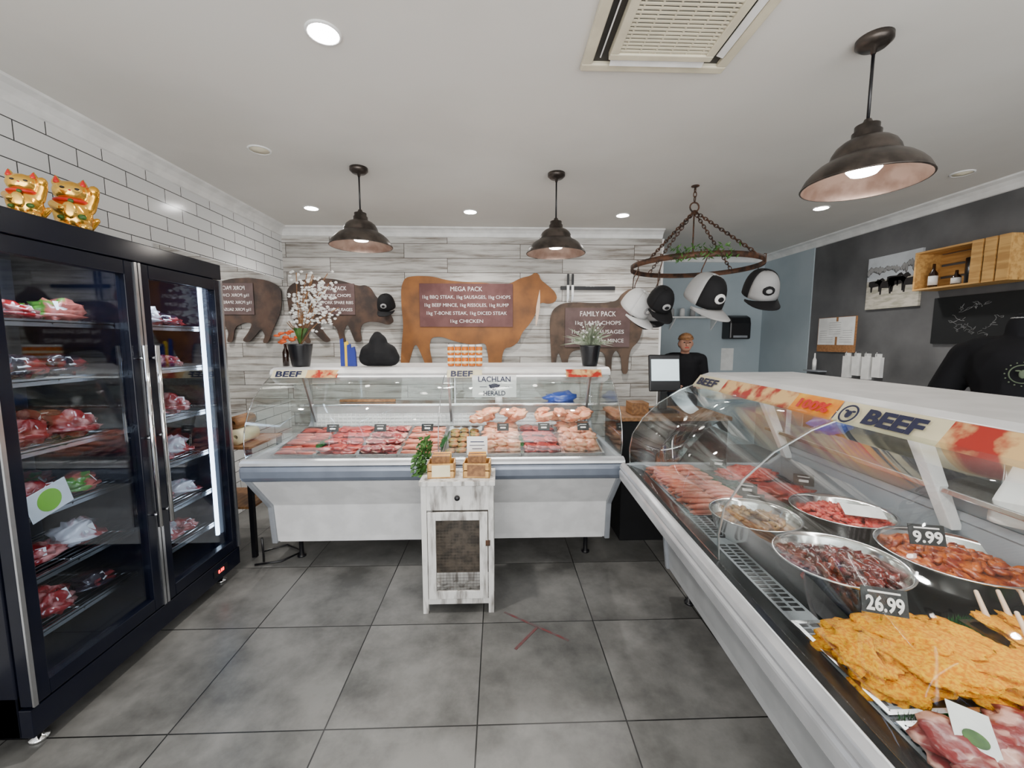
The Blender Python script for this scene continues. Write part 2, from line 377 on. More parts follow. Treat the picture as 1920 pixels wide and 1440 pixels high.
for k,mt in enumerate(['packr','packr','packw','packb','packd','packg']):
    t=packmesh(k,mt)
    if mt=='packw': t['label']='white and red printed food pack on a fridge shelf'
    if mt=='packb': t['label']='blue plastic food pack on a fridge shelf'
    if mt=='packd': t['label']='dark shiny sealed meat pack on a fridge shelf'
    if mt=='packg': t['label']='green labelled meat pack on a fridge shelf'
    packs.append(t)
used=set()
plan={1.60:[4,0,5,2,2,4],1.37:[3,4,4,0,0,1],1.10:[0,1,0,2,2,0],.85:[1,0,5,0,2,2],.60:[4,0,2,1,0,2],.38:[0,1,4,4,2,0]}
for z,ks in plan.items():
    ys=[1.55,1.70,1.88,2.14,2.31,2.47]
    for y,k in zip(ys,ks):
        for x in (-1.92,-2.10):
            if x<-2.0 and R()<.3: continue
            loc=(x+U(-.02,.02),y+U(-.015,.015),z+.004); rt=(0,U(-.1,.15),U(-.6,.6)+1.57)
            s=(U(.8,.95),U(.85,1.1),U(.9,1.5))
            if k not in used:
                used.add(k); packs[k].location=loc; packs[k].rotation_euler=rt; packs[k].scale=s
            else: clone(packs[k],loc,rt,s)
sg=thing('price_card','lime green price card clipped to the fridge shelf','price card',(-1.79,1.66,.84))
mk('card',MB().box(0,.003,-.08,.08,0,.11,0),'paper',sg)
mk('green_print',MB().lathe([(.045,.0031),(.045,.0045)],(0,0,.055),24,ax='x'),'lime',sg)
sg.rotation_euler=(.25,0,0)
def luckycat(loc,h,rz,lab):
    t=thing('lucky_cat_figurine',lab,'figurine',loc,(0,0,rz),group='lucky cats on top of the fridge')
    b=MB().blob((0,0,.30),(.27,.22,.32)).blob((0,0,.68),(.25,.21,.20)).cap((-.14,-.1,.08),(-.13,-.22,.06),.1,.08).cap((.14,-.1,.08),(.13,-.22,.06),.1,.08)
    b.cap((.22,-.04,.42),(.30,-.08,.66),.09,.075).blob((.30,-.11,.74),(.085,.08,.1)).cap((-.22,-.05,.42),(-.12,-.24,.34),.08,.07).cap((.2,.1,.1),(.3,.14,.28),.05,.05)
    b.cap((-.16,0,.82),(-.17,0,.93),.08,.02).cap((.16,0,.82),(.17,0,.93),.08,.02)
    mk('body',b,'gold',t,voxel=.022)
    mk('ear_lining',MB().cap((-.162,-.055,.82),(-.168,-.04,.9),.045,.015),'red',t)
    mk('ear_lining',MB().cap((.162,-.055,.82),(.168,-.04,.9),.045,.015),'red',t)
    mk('collar',MB().tube([(.215*math.cos(a),.185*math.sin(a),.515) for a in [i*math.pi/12 for i in range(24)]],.028,8,closed=True),'red',t)
    mk('coin',MB().blob((-.02,-.26,.32),(.10,.03,.15)),'gold',t,label='raised gold coin')
    for s in(-1,1): mk('eye',MB().blob((s*.09,-.185,.71),(.035,.02,.02)),'black',t)
    mk('nose',MB().blob((0,-.215,.67),(.02,.015,.014)),'red',t)
    mk('bell',MB().blob((0,-.22,.49),(.04,.035,.04)),'green',t)
    mk('green_trim',MB().blob((.12,-.19,.24),(.06,.04,.05)).blob((-.14,-.18,.2),(.05,.04,.04)),'green',t,kind='stuff')
    t.scale=(h,h,h)
luckycat((-1.79,1.685,FH),.19,.55,'gold lucky cat figurine with red ears sitting on fridge')
luckycat((-1.79,1.865,FH),.235,.7,'larger gold lucky cat figurine with raised paw on fridge')
# ---------------------------------------------------------------- counters
def counter(name,label,loc,rz,L,split,dark,e):
    GC=[(.062,.80),(.045,.88),(.06,.97),(.105+e*.3,1.07),(.18+e*.6,1.16),(.285+e*.85,1.235),(.40+e,1.285)]
    if dark: GC[0]=(.05,.79)
    bm_='gbase' if dark else 'wpanel'
    t=thing(name,label,'display counter',loc,(0,0,rz))
    low=[(.03,.68),(.05,.66),(.27,.42),(.30,.15),(1.02,.15),(1.02,.99),(.97,.99),(.97,.70),(.12,.70)]
    mk('lower_body',MB().prism(low,'x',.03,L-.03,0),bm_,t,bevel=.004)
    mk('kick_panel',MB().box(.05,L-.05,.296,.312,.15,.42),bm_,t)
    ep=[(0,.72),(.03,.66),(.255,.41),(.285,.14),(1.03,.14),(1.03,1.0),(.96,1.02),(.94,.86),(.86,.80),(.08,.80),(.02,.79)]
    for a,c in ((0,.035),(L-.035,L)): mk('end_panel',MB().prism(ep,'x',a,c,0),'gpanel',t,bevel=.006)
    if dark: bp=[(.022,.796),(.012,.797),(-.004,.782),(-.01,.762),(.06,.762),(.06,.77),(.022,.78)]
    else: bp=[(.06,.80),(.04,.804),(.015,.799),(-.003,.788),(-.008,.772),(.10,.772),(.10,.775),(.06,.778)]
    mk('bumper_upper',MB().prism(bp,'x',-.005,L+.005,0,False),'bumper',t,bevel=.003)
    zt=.760 if dark else .770
    bp=[(.10,zt),(-.010,zt-.002),(-.014,.74),(-.010,.70),(.01,.672),(.04,.66),(.10,.66)]
    mk('bumper_lower',MB().prism(bp,'x',-.005,L+.005,0,False),'bumper' if dark else 'bumperdk',t,bevel=.012)
    for a in (.15,L-.15):
        for d in (.38,.92): mk('leg',MB().lathe([(.03,0),(.03,.01),(.015,.015),(.015,.15)],(a,d,0),12),'steel' if d>.5 else 'black',t)
    dk='steel' if not dark else 'deckblack'
    mk('deck',MB().prism([(.20,.735),(.92,.735),(.92,.70),(.12,.70),(.12,.735)],'x',.035,L-.035,0),dk,t)
    lp=[(.061,.772),(.12,.757),(.12,.736),(.061,.745)] if not dark else [(.022,.794),(.05,.788),(.12,.760),(.12,.736),(.022,.77)]
    mk('front_ledge',MB().prism(lp,'x',.036,L-.036,0),dk,t)
    v=MB().box(.04,L-.04,.121,.205,.736,.757,0)
    n=int(L/.022)
    for i in range(n):
        x=.05+i*.022
        if (i%20)>17 or x+.012>L-.04: continue
        v.box(x,x+.013,.132,.158,.757,.7582,1).box(x,x+.013,.168,.194,.757,.7582,1)
    mk('front_vent',v,['gpanel' if dark else 'steel','black'],t)
    if not dark:
        w=MB().box(.035,L-.035,.93,.95,.735,.99,0)
        for i in range(5): w.box(.05,L-.05,.922,.93,.80+i*.03,.812+i*.03,0)
        n=int(L/.035)
        for i in range(n-2): w.box(.06+i*.035,.066+i*.035,.917,.93,.79,.93,0)
        mk('rear_louver',w,'wpanel',t)
    else:
        mk('rear_panel',MB().box(.035,L-.035,.93,.95,.735,.99,0).box(.05,L-.05,.922,.93,.90,.93,0),'gpanel',t)
    mk('rear_shelf',MB().box(.0,L,.84,1.08,1.0,1.02),'steel',t,bevel=.003)
    mk('sliding_door',MB().box(.0,L/2+.02,.96,.964,1.03,1.27,0),'glass',t)
    mk('sliding_door',MB().box(L/2-.02,L,.975,.979,1.03,1.27,0),'glass',t)
    fmr=MB()
    for x in (0.0,L/2-.02,L/2+.02,L-.012): fmr.box(x,x+.012,.955,.985,1.02,1.28)
    fmr.box(0,L,.955,.985,1.265,1.285)
    mk('door_frame',fmr,'alu',t)
    cp=[(.40+e,1.285),(.395+e,1.30),(.41+e,1.325),(.45+e,1.338),(.99,1.342),(1.01,1.33),(1.01,1.285),(.95,1.282),(.45+e,1.288)]
    mk('canopy',MB().prism(cp,'x',-.01,L+.01,0),'wpanel',t,bevel=.003)
    mk('light_tube',MB().tube([(.1,.56,1.272),(L-.1,.56,1.272)],.012,8),'emit_tube',t)
    for a,c in ((.004,split-.002),(split+.002,L-.004)):
        mk('curved_glass',MB().prism(thick(GC,.005),'x',a,c,0,True),'glass',t,label='curved front glass pane')
    mk('glass_seam',MB().prism(thick(GC,-.004),'x',split-.003,split+.003,0,True),'alu',t)
    for a in (-.002,L-.004): mk('glass_edge_trim',MB().prism(thick(GC,-.004),'x',a,a+.006,0,True),'chrome',t)
    sp=GC+[(.955,1.285),(.955,1.02),(.93,.87),(.86,.80)]
    mk('side_glass',MB().prism(sp,'x',.008,.012,0),'glass',t)
    mk('side_glass',MB().prism(sp,'x',L-.012,L-.008,0),'glass',t)
    pw=.022 if dark else .009
    for x in ((.06,L/2,L-.06) if not dark else (.10,1.0,1.66)):
        mk('support_post',MB().prism([(.90,.86),(.94,.86),(.76,1.284),(.70,1.284)],'x',x-pw,x+pw,0),'wpanel' if dark else 'alu',t,bevel=.003)
    return t
Lb=2.33
cb=counter('display_counter','white refrigerated meat display counter with curved glass along back',(-1.555,2.47,0),0,Lb,1.18,False,0)
Lr=2.5; RA=math.radians(2.6)
cr=counter('display_counter.001','long refrigerated butcher counter with curved glass and meat bowls',(.735,2.40,0),-H-RA,Lr,1.10,True,.05)
def strip(par,a,c,m,e,z0=1.262,z1=1.325):
    return mk('banner_strip',MB().prism([(.352+e,z0),(.356+e,z0),(.402+e,z1),(.398+e,z1)],'x',a,c,0),m,par)
for a,c,m in ((.0,.23,'cream'),(.23,.44,'meatprint'),(1.18,1.42,'cream'),(2.0,2.25,'meatprint')):
    strip(cb,a+.02,c+.02,m,0,z0=1.275)
strip(cb,.46,1.2,'paper',0,z0=1.305); strip(cb,1.44,2.02,'paper',0,z0=1.305)
tl=(H-.63)
text('banner_lettering','BEEF',.062,'navytext',cb,(.13,.368,1.297),(tl,0,0),w=.17,bold=.002)
text('banner_lettering','BEEF',.062,'navytext',cb,(1.30,.368,1.297),(tl,0,0),w=.15,bold=.002)
for a,c,m in ((.0,.32,'cream'),(.32,.86,'meatprint'),(.86,1.07,'orange'),(1.08,1.42,'cream'),(1.42,2.0,'meatprint'),(2.0,2.48,'cream')):
    strip(cr,a,c,m,.05)
text('banner_lettering','BEEF',.062,'navytext',cr,(.15,.418,1.294),(tl,0,0),w=.22,bold=.002)
text('banner_lettering','100%',.05,'red',cr,(.965,.418,1.294),(tl,0,0),w=.15,bold=.002)
text('banner_lettering','BEEF',.068,'navytext',cr,(1.28,.418,1.294),(tl,0,0),w=.18,bold=.003)
em=MB(); em.lathe([(.027,0),(.033,0),(.033,.001),(.027,.001),(.027,0)],(0,0,0),24); em.blob((0,-.002,.0),(.012,.014,.0015)).blob((-.013,.01,0),(.008,.004,.0015)).blob((.013,.01,0),(.008,.004,.0015))
mk('banner_emblem',em,'navytext',cr,loc=(1.135,.415,1.294),rot=(tl,0,0))
sc=thing('shop_sign_card','white printed card sign hanging on the counter glass','sign',(-.03,2.80,1.14))
mk('card',MB().box(-.15,.15,0,.004,0,.15,0),'paper',sc)
text('card_lettering','LACHLAN',.05,'navytext',sc,(0,-.001,.122),(H,0,0),w=.22,bold=.001)
text('card_lettering','HERALD',.045,'navytext',sc,(0,-.001,.026),(H,0,0),w=.15,bold=.001)
em=MB().blob((0,0,.075),(.035,.002,.02)).blob((-.03,0,.082),(.01,.002,.006)).blob((.03,0,.082),(.01,.002,.006)).blob((0,-.001,.062),(.016,.002,.014)).box(-.1,-.05,-.001,0,.07,.074).box(.05,.1,-.001,0,.07,.074)
mk('card_emblem',em,'navytext',sc)
# ---------------------------------------------------------------- food helpers
def tray(w,d,h=.022):
    p=MB(); t=.004
    p.box(-w/2,w/2,-d/2,d/2,0,.003)
    p.box(-w/2,w/2,-d/2,-d/2+t,0,h).box(-w/2,w/2,d/2-t,d/2,0,h).box(-w/2,-w/2+t,-d/2,d/2,0,h).box(w/2-t,w/2,-d/2,d/2,0,h)
    p.box(-w/2-.008,w/2+.008,-d/2-.008,-d/2,h-.003,h).box(-w/2-.008,w/2+.008,d/2,d/2+.008,h-.003,h).box(-w/2-.008,-w/2,-d/2,d/2,h-.003,h).box(w/2,w/2+.008,-d/2,d/2,h-.003,h)
    return p
def mk_mesh(name,mb,m):
    o=mk(name,mb,m); me=o.data; bpy.data.objects.remove(o); return me
FM={}
for i in range(3):
    FM['steak%d'%i]=mk_mesh('steak',MB().blob((0,0,.012),(.075,.05,.014),.5,1.6,i+1,3),'beef')
    FM['marb%d'%i]=mk_mesh('chop',MB().blob((0,0,.012),(.07,.05,.013),.6,1.6,i+11,3),'beefm')
    FM['chick%d'%i]=mk_mesh('chicken_piece',MB().blob((0,0,.02),(.06,.04,.024),.6,2.2,i+21,3),'chicken')
    FM['schn%d'%i]=mk_mesh('schnitzel',MB().blob((0,0,.012),(.11,.07,.018),.6,2.6,i+31,4),'crumb')
    FM['patty%d'%i]=mk_mesh('patty',MB().blob((0,0,.012),(.045,.045,.016),.15,3,i+41,2),'garn')
    n=9; pts=[(-.075+.15*k/(n-1),.02*math.sin(k/(n-1)*math.pi)*(i-1),.014) for k in range(n)]
    rr=[.003,.0105,.0135,.014,.014,.014,.0135,.0105,.003]
    FM['saus%d'%i]=mk_mesh('sausage',MB().tube(pts,rr,10),'sausage')
    FM['sausd%d'%i]=mk_mesh('sausage',MB().tube(pts,rr,10),'sausaged')
LBL={'steak':('raw red beef steak laid in a tray','steak'),'marb':('raw marbled pink lamb chop in a tray','meat chop'),'chick':('pale raw chicken piece in the display counter','chicken piece'),'schn':('yellow crumbed schnitzel stacked on a tray','schnitzel'),'patty':('seasoned green-brown patty in a tray','patty'),'saus':('pink raw sausage in a row of sausages','sausage'),'sausd':('dark red raw sausage in a tray','sausage')}
NM={'steak':'beef_steak','marb':'meat_chop','chick':'chicken_piece','schn':'schnitzel','patty':'patty','saus':'sausage','sausd':'sausage'}
def item(kind,loc,rot=(0,0,0),sc=1,group='raw meat in the counter'):
    me=FM[kind+str(random.randrange(3))]
    o=bpy.data.objects.new(NM[kind],me); C.objects.link(o); o.location=loc; o.rotation_euler=rot
    o.scale=(sc,sc,sc) if not isinstance(sc,tuple) else sc
    o['label'],o['category']=LBL[kind]; o['group']=group; return o
def fill(kind,cx,cy,z,w,d,nx,ny,rz=0,layers=1,sc=1,tx=0,grp=None,jit=.4,dz=.02,dzn=.005):
    for l in range(layers):
        for i in range(nx):
            for j in range(ny):
                x=(i+.5)/nx*w-w/2; y=(j+.5)/ny*d-d/2
                zz=z+tx*(y+d/2)+l*dz+.004+(dzn if (i+j)%2 else 0)
                item(kind,(cx+x+U(-1,1)*w/nx*.12,cy+y+U(-1,1)*d/ny*.12,zz),(tx,0,rz+U(-jit,jit)),sc,grp or 'raw meat in the counter')
def tag(loc,rz,s='',size=1,lab='small black price tag with white figures'):
    t=thing('price_tag',lab,'price tag',loc,(0,0,rz),group='price tags')
    mk('card',MB().obox((0,0,.05),(.085,.003,.055),(-.35,0,0)),'slate',t)
    mk('spike',MB().tube([(0,.004,0),(0,.004,.04)],.002,6),'steel',t)
    if s:
        text('price_figures',s,.042,'chalk',t,(0,-.006,.044),(H-.35,0,0),bold=.0012,w=.070)
        mk('small_lettering',MB().obox((0,.004,.068),(.06,.001,.004),(-.35,0,0)),'chalk',t)
    else:
        mk('small_lettering',MB().obox((0,.003,.065),(.05,.001,.004),(-.35,0,0)),'chalk',t)
        mk('small_figures',MB().obox((0,-.003,.046),(.04,.001,.012),(-.35,0,0)),'chalk',t)
    t.scale=(size,)*3; return t
tw=.262
kinds=['sausd','steak','marb','saus','patty','chick','steak','chick']
nmz=['dark red sausages','red beef','marbled chops','pink sausages','patties','chicken','red beef','chicken']
TX=.16
for i,k in enumerate(kinds):
    cx=-1.37+i*.278
    mk('meat_tray',tray(tw,.52),'steel',loc=(cx,2.985,.79),rot=(TX,0,0),label='shallow steel tray holding '+nmz[i],cat='tray',group='meat trays in the counter')
    zb=.79-.26*TX
    if k in('sausd','saus'): fill(k,cx,2.985,zb,.24,.48,2,9,0,1,.95,TX,jit=.12)
    elif k=='patty': fill(k,cx,2.985,zb,.22,.46,3,5,0,1,.85,TX)
    elif k=='chick': fill(k,cx,2.985,zb,.22,.46,3,4,.5,2,1.0,TX,dz=.03)
    else: fill(k,cx,2.985,zb,.22,.46,3,4,1.2,2,.9,TX)
for cx in (-.03,.25,.55):
    for j in range(8): item('chick',(cx+U(-.14,.14),3.15+U(-.06,.07),.90+j*.008),(U(-.3,.3),U(-.4,.4),U(0,3)),1.2)
for i,xx in enumerate((-.86,-.52,.03,.33,.62,-1.2)): tag((xx,2.98,.845),0,'',1.0)
def grassstrip(loc,L,par=None,rz=0,w=.022,h=.035,mt='grass',name='plastic_grass_divider'):
    g=MB()
    for i in range(int(L*1100)):
        x0=U(-L/2,L/2);y0=U(-w/2,w/2);a=U(0,6.3);s=.003;hh=U(.5,1)*h;dx,dy=U(-.01,.01),U(-.01,.01)
        g.add([(x0+s*math.cos(a),y0+s*math.sin(a),0),(x0-s*math.cos(a),y0-s*math.sin(a),0),(x0+dx,y0+dy,hh)],[(0,1,2)])
    g.box(-L/2,L/2,-w/2,w/2,0,.008)
    return mk(name,g,mt,loc=loc,rot=(0,0,rz),label='green plastic grass strip between meat trays',cat='divider',group='grass dividers',kind='stuff')
grassstrip((-1.23,2.985,.80),.4,rz=H); grassstrip((-.394,2.985,.80),.4,rz=H); grassstrip((.16,2.985,.80),.4,rz=H)
ZD=.737
def bowl(cx,cy,r,mt,lab,ps=1.0,fl=.8,n=110):
    t=thing('steel_bowl','round stainless steel bowl holding '+lab,'bowl',(cx,cy,ZD),group='steel bowls in the counter')
    pr=[(0,.002),(r*.5,.002),(r*.72,.02),(r*.88,.055),(r*.97,.10),(r,.112),(r*1.04,.113),(r*1.04,.109),(r*1.0,.104),(r*.9,.05),(r*.75,.014),(r*.5,0),(0,0)]
    mk('bowl',MB().lathe(pr,(0,0,0),48),'bowlsteel',t)
    h=MB().lathe([(r*.9,.062),(r*.8,.072),(r*.4,.082),(0,.085)],(0,0,0),24,caps=False)
    for i in range(n):
        a=U(0,6.28);q=math.sqrt(R())*r*fl; h.blob((q*math.cos(a),q*math.sin(a),.076+.03*(1-q/r)),(U(.016,.034)*ps,U(.012,.02)*ps,U(.008,.015)*ps),.7,2,i,2,0,(U(-.6,.6),U(-.6,.6),U(0,3)))
    mk('marinated_meat',h,mt,loc=(cx,cy,ZD),label=lab+' heaped in a steel bowl',cat='marinated meat',kind='stuff')
bowl(1.06,1.195,.172,'marin','dark glazed marinated meat')
bowl(1.0,1.53,.155,'marin3','creamy marinated chicken pieces',.9,.6,50)
bowl(1.375,1.56,.17,'mince','red marinated diced meat',.8)
bowl(1.445,1.21,.185,'marin2','orange spicy marinated meat')
tag((1.37,1.225,.845),-.25,'9.99',1.15,'black price tag with white number in marinated meat')
mk('paper_tag',MB().obox((1.41,1.50,.865),(.13,.07,.002),(.3,0,-.4)),'paper',label='white paper label lying on red marinated meat',cat='label')
mk('meat_tray',tray(.40,.27),'steel',loc=(1.0,.885,.742),label='steel tray of yellow crumbed schnitzels',cat='tray',group='meat trays in the counter')
for (a,c,zz,r1) in ((.88,.95,.755,.3),(1.08,.96,.757,1.2),(.89,.83,.757,.1),(1.08,.82,.76,.5),(.95,.89,.775,.9),(1.03,.90,.785,-.4),(1.13,.89,.78,1.4),(.87,.89,.77,1.1),(1.0,.83,.78,.1),(.99,.96,.78,0),(1.12,.83,.785,.2)):
    item('schn',(a,c,zz),(U(-.12,.12),U(-.12,.12),r1),U(.75,.9),'crumbed schnitzels')
tag((.985,.965,.80),-.35,'26.99',1.15,'black price tag with white number in schnitzels')
mk('meat_tray',tray(.28,.22),'steel',loc=(1.40,.90,.742),label='steel tray of crumbed cutlets with bare bones',cat='tray',group='meat trays in the counter')
for i in range(8):
    a=1.30+(i%4)*.063; c=.86+(i//4)*.09
    item('schn',(a,c,.76+.015*(i//4)),(.2,U(-.2,.2),U(1.2,1.9)),.6,'crumbed cutlets')
    mk('cutlet_bone',MB().cap((0,0,0),(0.01,.04,.05),.007,.005),'fat',loc=(a,c+.04,.785),label='bare cutlet bone sticking out of crumbs',cat='bone',group='cutlet bones')
grassstrip((1.232,.88,.74),.30,rz=H)
grassstrip((1.40,1.02,.74),.32)
grassstrip((1.39,.772,.74),.28)
grassstrip((1.0,.733,.74),.40)
grassstrip((1.232,.56,.74),.30,rz=H)
mk('meat_tray',tray(.40,.30),'steel',loc=(1.0,.57,.742),label='steel tray of marbled pink lamb chops',cat='tray',group='meat trays in the counter')
fill('marb',1.0,.57,.745,.36,.27,5,4,.6,2,1.0,0,grp='lamb chops',dz=.016)
pk=thing('label_packet','white and green printed label lying on lamb chops','label',(.885,.675,.795),(.1,-.15,.9))
mk('sheet',MB().box(-.05,.05,-.03,.03,0,.002),'paper',pk); mk('green_print',MB().lathe([(.018,.002),(.018,.003)],(-.02,0,0),20),'green',pk)
mk('meat_tray',tray(.30,.30),'steel',loc=(1.40,.57,.742),label='steel tray of red steaks',cat='tray',group='meat trays in the counter')
fill('steak',1.40,.57,.745,.28,.27,3,4,.6,1,1,0)
mk('meat_tray',tray(.30,.62),'steel',loc=(1.01,2.03,.742),label='long steel tray of pink sausages',cat='tray',group='meat trays in the counter')
fill('saus',1.0,2.03,.748,.28,.60,2,17,0,2,1,0,jit=.12,dz=.022,grp='pink sausages')
for cx,cy,k,m in ((1.39,2.22,'mince','mince'),(1.39,1.93,'mince','beef')):
    mk('meat_tray',tray(.36,.24),'black',loc=(cx,cy,.742),label='black tray of red minced beef',cat='tray',group='meat trays in the counter')
    b=MB().blob((0,0,.03),(.16,.10,.035),.35,4,cy,4,flat=.026)
    mk('minced_beef',b,m,loc=(cx,cy,.748),label='mound of bright red minced beef on a tray',cat='minced beef',kind='stuff')
    grassstrip((cx,cy-.145,.74),.38)
grassstrip((1.19,2.05,.74),.62,rz=H)
grassstrip((1.39,2.345,.74),.36)
tag((1.2,1.90,.76),-.5); tag((1.5,1.93,.79),-.5); tag((1.25,2.26,.78),-.4); tag((1.13,1.74,.77),-.5)
mk('plastic_bag',MB().blob((0,0,.05),(.09,.06,.06),.5,3,3,3,flat=.05),'bluebag',loc=(1.62,1.93,1.07),label='crumpled blue plastic bag on counter rear shelf',cat='plastic bag')
mk('plastic_bag',MB().blob((0,0,.03),(.13,.07,.045),.5,3,5,3,flat=.03),'bluebag',loc=(.52,3.44,1.02),label='crumpled blue plastic bag on steel rear shelf',cat='plastic bag')
mk('wooden_rod',MB().tube([(-1.3,3.40,1.035),(-.85,3.40,1.035)],.013,10),'woodd',label='brown wooden rod lying on the rear shelf',cat='rod')
mk('receipt_roll',MB().lathe([(0,0),(.03,0),(.03,.05),(0,.05)],(.0,3.44,1.02),18),'paper',label='small white paper roll on rear shelf',cat='paper roll')
wb=MB(); N=12; v=[];f=[]
for i in range(N+1):
    for j in range(N+1):
        u=i/N;w=j/N; wd=.16+.06*w
        v.append((.02*math.sin(u*9+w*3)+.02*math.sin(w*5),(u-.5)*wd,-.27*w))
for i in range(N):
    for j in range(N): f.append((i*(N+1)+j,(i+1)*(N+1)+j,(i+1)*(N+1)+j+1,i*(N+1)+j+1))
wb.add(v,f,0,True)
mk('hanging_cloth',wb,'paper',loc=(1.60,1.12,1.22),solid=.003,label='white crumpled cloth hanging at the counter rear',cat='cloth')
# ---------------------------------------------------------------- stand cabinet
sx,sy=-.228,2.30
st=thing('small_display_cabinet','distressed white wooden cabinet with mesh door on short legs','cabinet',(sx,sy,0))
w,dp=.198,.115
for ax in(-1,1):
    for ay in(-1,1): mk('leg',MB().box(ax*w-(.03 if ax>0 else 0),ax*w+(.03 if ax<0 else 0),ay*dp-(.03 if ay>0 else 0),ay*dp+(.03 if ay<0 else 0),0,.74),'distress',st,bevel=.002)
for z0,z1 in ((.60,.74),(.055,.085)): mk('front_rail',MB().box(-w+.03,w-.03,-dp+.004,-dp+.02,z0,z1),'distress',st)
for z0,z1 in ((.60,.74),(.055,.12)):
    mk('back_rail',MB().box(-w+.03,w-.03,dp-.02,dp-.004,z0,z1),'distress',st)
    for ax in(-1,1): mk('side_rail',MB().box(min(ax*(w-.02),ax*(w-.004)),max(ax*(w-.02),ax*(w-.004)),-dp+.03,dp-.03,z0,z1),'distress',st)
mk('floor_board',MB().box(-w+.02,w-.02,-dp+.02,dp-.02,.055,.07),'distress',st)
mk('top_board',MB().box(-w-.008,w+.008,-dp-.01,dp+.005,.74,.765),'distress',st,bevel=.002)
d=mk('door',MB().box(-w+.034,-w+.078,-dp-.006,-dp+.010,.09,.59).box(w-.078,w-.034,-dp-.006,-dp+.010,.09,.59).box(-w+.078,w-.078,-dp-.006,-dp+.010,.545,.59).box(-w+.078,w-.078,-dp-.006,-dp+.010,.09,.135),'distress',st,bevel=.002)
g=MB()
for i in range(14): x=-w+.078+i*(2*w-.156)/13; g.box(x-.0005,x+.0005,-dp+.004,-dp+.0055,.135,.545)
for i in range(24): z=.135+i*.41/23; g.box(-w+.078,w-.078,-dp+.0055,-dp+.007,z-.0005,z+.0005)
mk('wire_mesh',g,'mesh',d)
mk('latch',MB().box(w-.045,w-.02,-dp-.012,-dp-.006,.40,.43),'iron',d)
mk('back_mesh',MB().box(-w+.03,w-.03,dp-.02,dp-.018,.12,.6),'mesh',st)
mk('knob',MB().lathe([(0,0),(.012,0),(.016,.01),(.01,.02),(0,.022)],(0,-dp-.018,.672),14,ax='y'),'black',st,label='round black knob')
for i in range(2):
    bx=thing('wooden_crate_box','small wooden box filled with packaged dried snacks','box',(sx-.095+.2*i,sy-.01,.765),(0,0,.05-.1*i),group='wooden boxes on the cabinet')
    q=MB()
    for z in (0,.045): q.box(-.075,.075,-.06,-.053,z,z+.038).box(-.075,.075,.053,.06,z,z+.038).box(-.075,-.068,-.06,.06,z,z+.038).box(.068,.075,-.06,.06,z,z+.038)
    q.box(-.075,.075,-.06,.06,0,.005)
    mk('slats',q,'wood',bx)
    mk('printed_panel',MB().box(-.05,.05,-.062,-.0602,.01,.075),'woodd' if i else 'cream',bx)
    for k in range(4):
        mk('snack_packet',MB().obox((0,0,.06),(.10,.012,.11),(.12,0,.05)),'orange' if k%2 else 'woodd',loc=(sx-.095+.2*i,sy-.045+k*.026,.772),label='orange-brown snack packet standing in wooden box',cat='packet',group='snack packets')
sn=thing('card_holder','small white sign card standing in a holder','sign',(sx+.10,sy+.085,.765))
mk('card',MB().box(-.06,.06,0,.003,.09,.20),'paper',sn); mk('stem',MB().box(-.004,.004,.003,.007,0,.12),'chrome',sn)
mk('card_print',MB().box(-.04,.04,-.001,0,.165,.17).box(-.045,.045,-.001,0,.145,.149).box(-.03,.03,-.001,0,.125,.129),'navytext',sn,kind='stuff')
iv=MB()
for k in range(170):
    a=U(0,1); x=-.02-.05*a+U(-.04,.04); z=.10-.18*a+U(-.03,.04); y=U(-.05,.04)
    n=Vector((U(-1,1),U(-1,1),U(-1,1))).normalized(); t=n.orthogonal().normalized()*.02; s=n.cross(t).normalized()*.011; p=Vector((x,y,z))
    iv.add([p-t,p+s,p+t,p-s],[(0,1,2,3)])
iv.tube([(0,0,.1),(-.03,0,.08),(-.06,0,0),(-.07,-.01,-.08)],.003,6)
mk('trailing_ivy',iv,'green',loc=(sx-.17,sy+.03,.84),label='trailing green ivy garland draped over cabinet corner',cat='plant',kind='stuff')
# ---------------------------------------------------------------- animal signs (traced outlines, 5.8 mm units)
def W(px,py): return ((px-930)*.0058,1.225+(690-py)*.00579)
def sign(name,lab,pts,m,bd,bm_,lines):
    t=thing(name,lab,'sign',(0,YB-.03,1.2))
    P=[W(*p) for p in pts]
    for _ in range(2):
        Q=[]
        for i in range(len(P)):
            a=P[i];c=P[(i+1)%len(P)]
            Q+= [(a[0]*.8+c[0]*.2,a[1]*.8+c[1]*.2),(a[0]*.2+c[0]*.8,a[1]*.2+c[1]*.8)]
        P=Q
    mk('silhouette_plate',MB().prism([(p[0],p[1]-1.2) for p in P],'y',0,.012),m,t)
    for xx in (bd[0]+20,bd[2]-24):
        mk('spacer',MB().box(W(xx,0)[0],W(xx+4,0)[0],.012,.03,W(0,bd[1]+34)[1]-1.2,W(0,bd[1]+30)[1]-1.2),'iron',t)
    x0,z0=W(bd[0],bd[3]);x1,z1=W(bd[2],bd[1])
    bo=mk('menu_board',MB().box(x0,x1,-.008,0,z0-1.2,z1-1.2),bm_,t,bevel=.001)
    n=len(lines); hh=(z1-z0)/(n+.4)
    for i,(s,fw) in enumerate(lines):
        text('chalk_lettering',s,hh*(.8 if i==0 else .6),'chalk',bo,((x0+x1)/2,-.0095,z1-1.2-hh*(i+.7)),(H,0,0),w=(x1-x0)*fw)
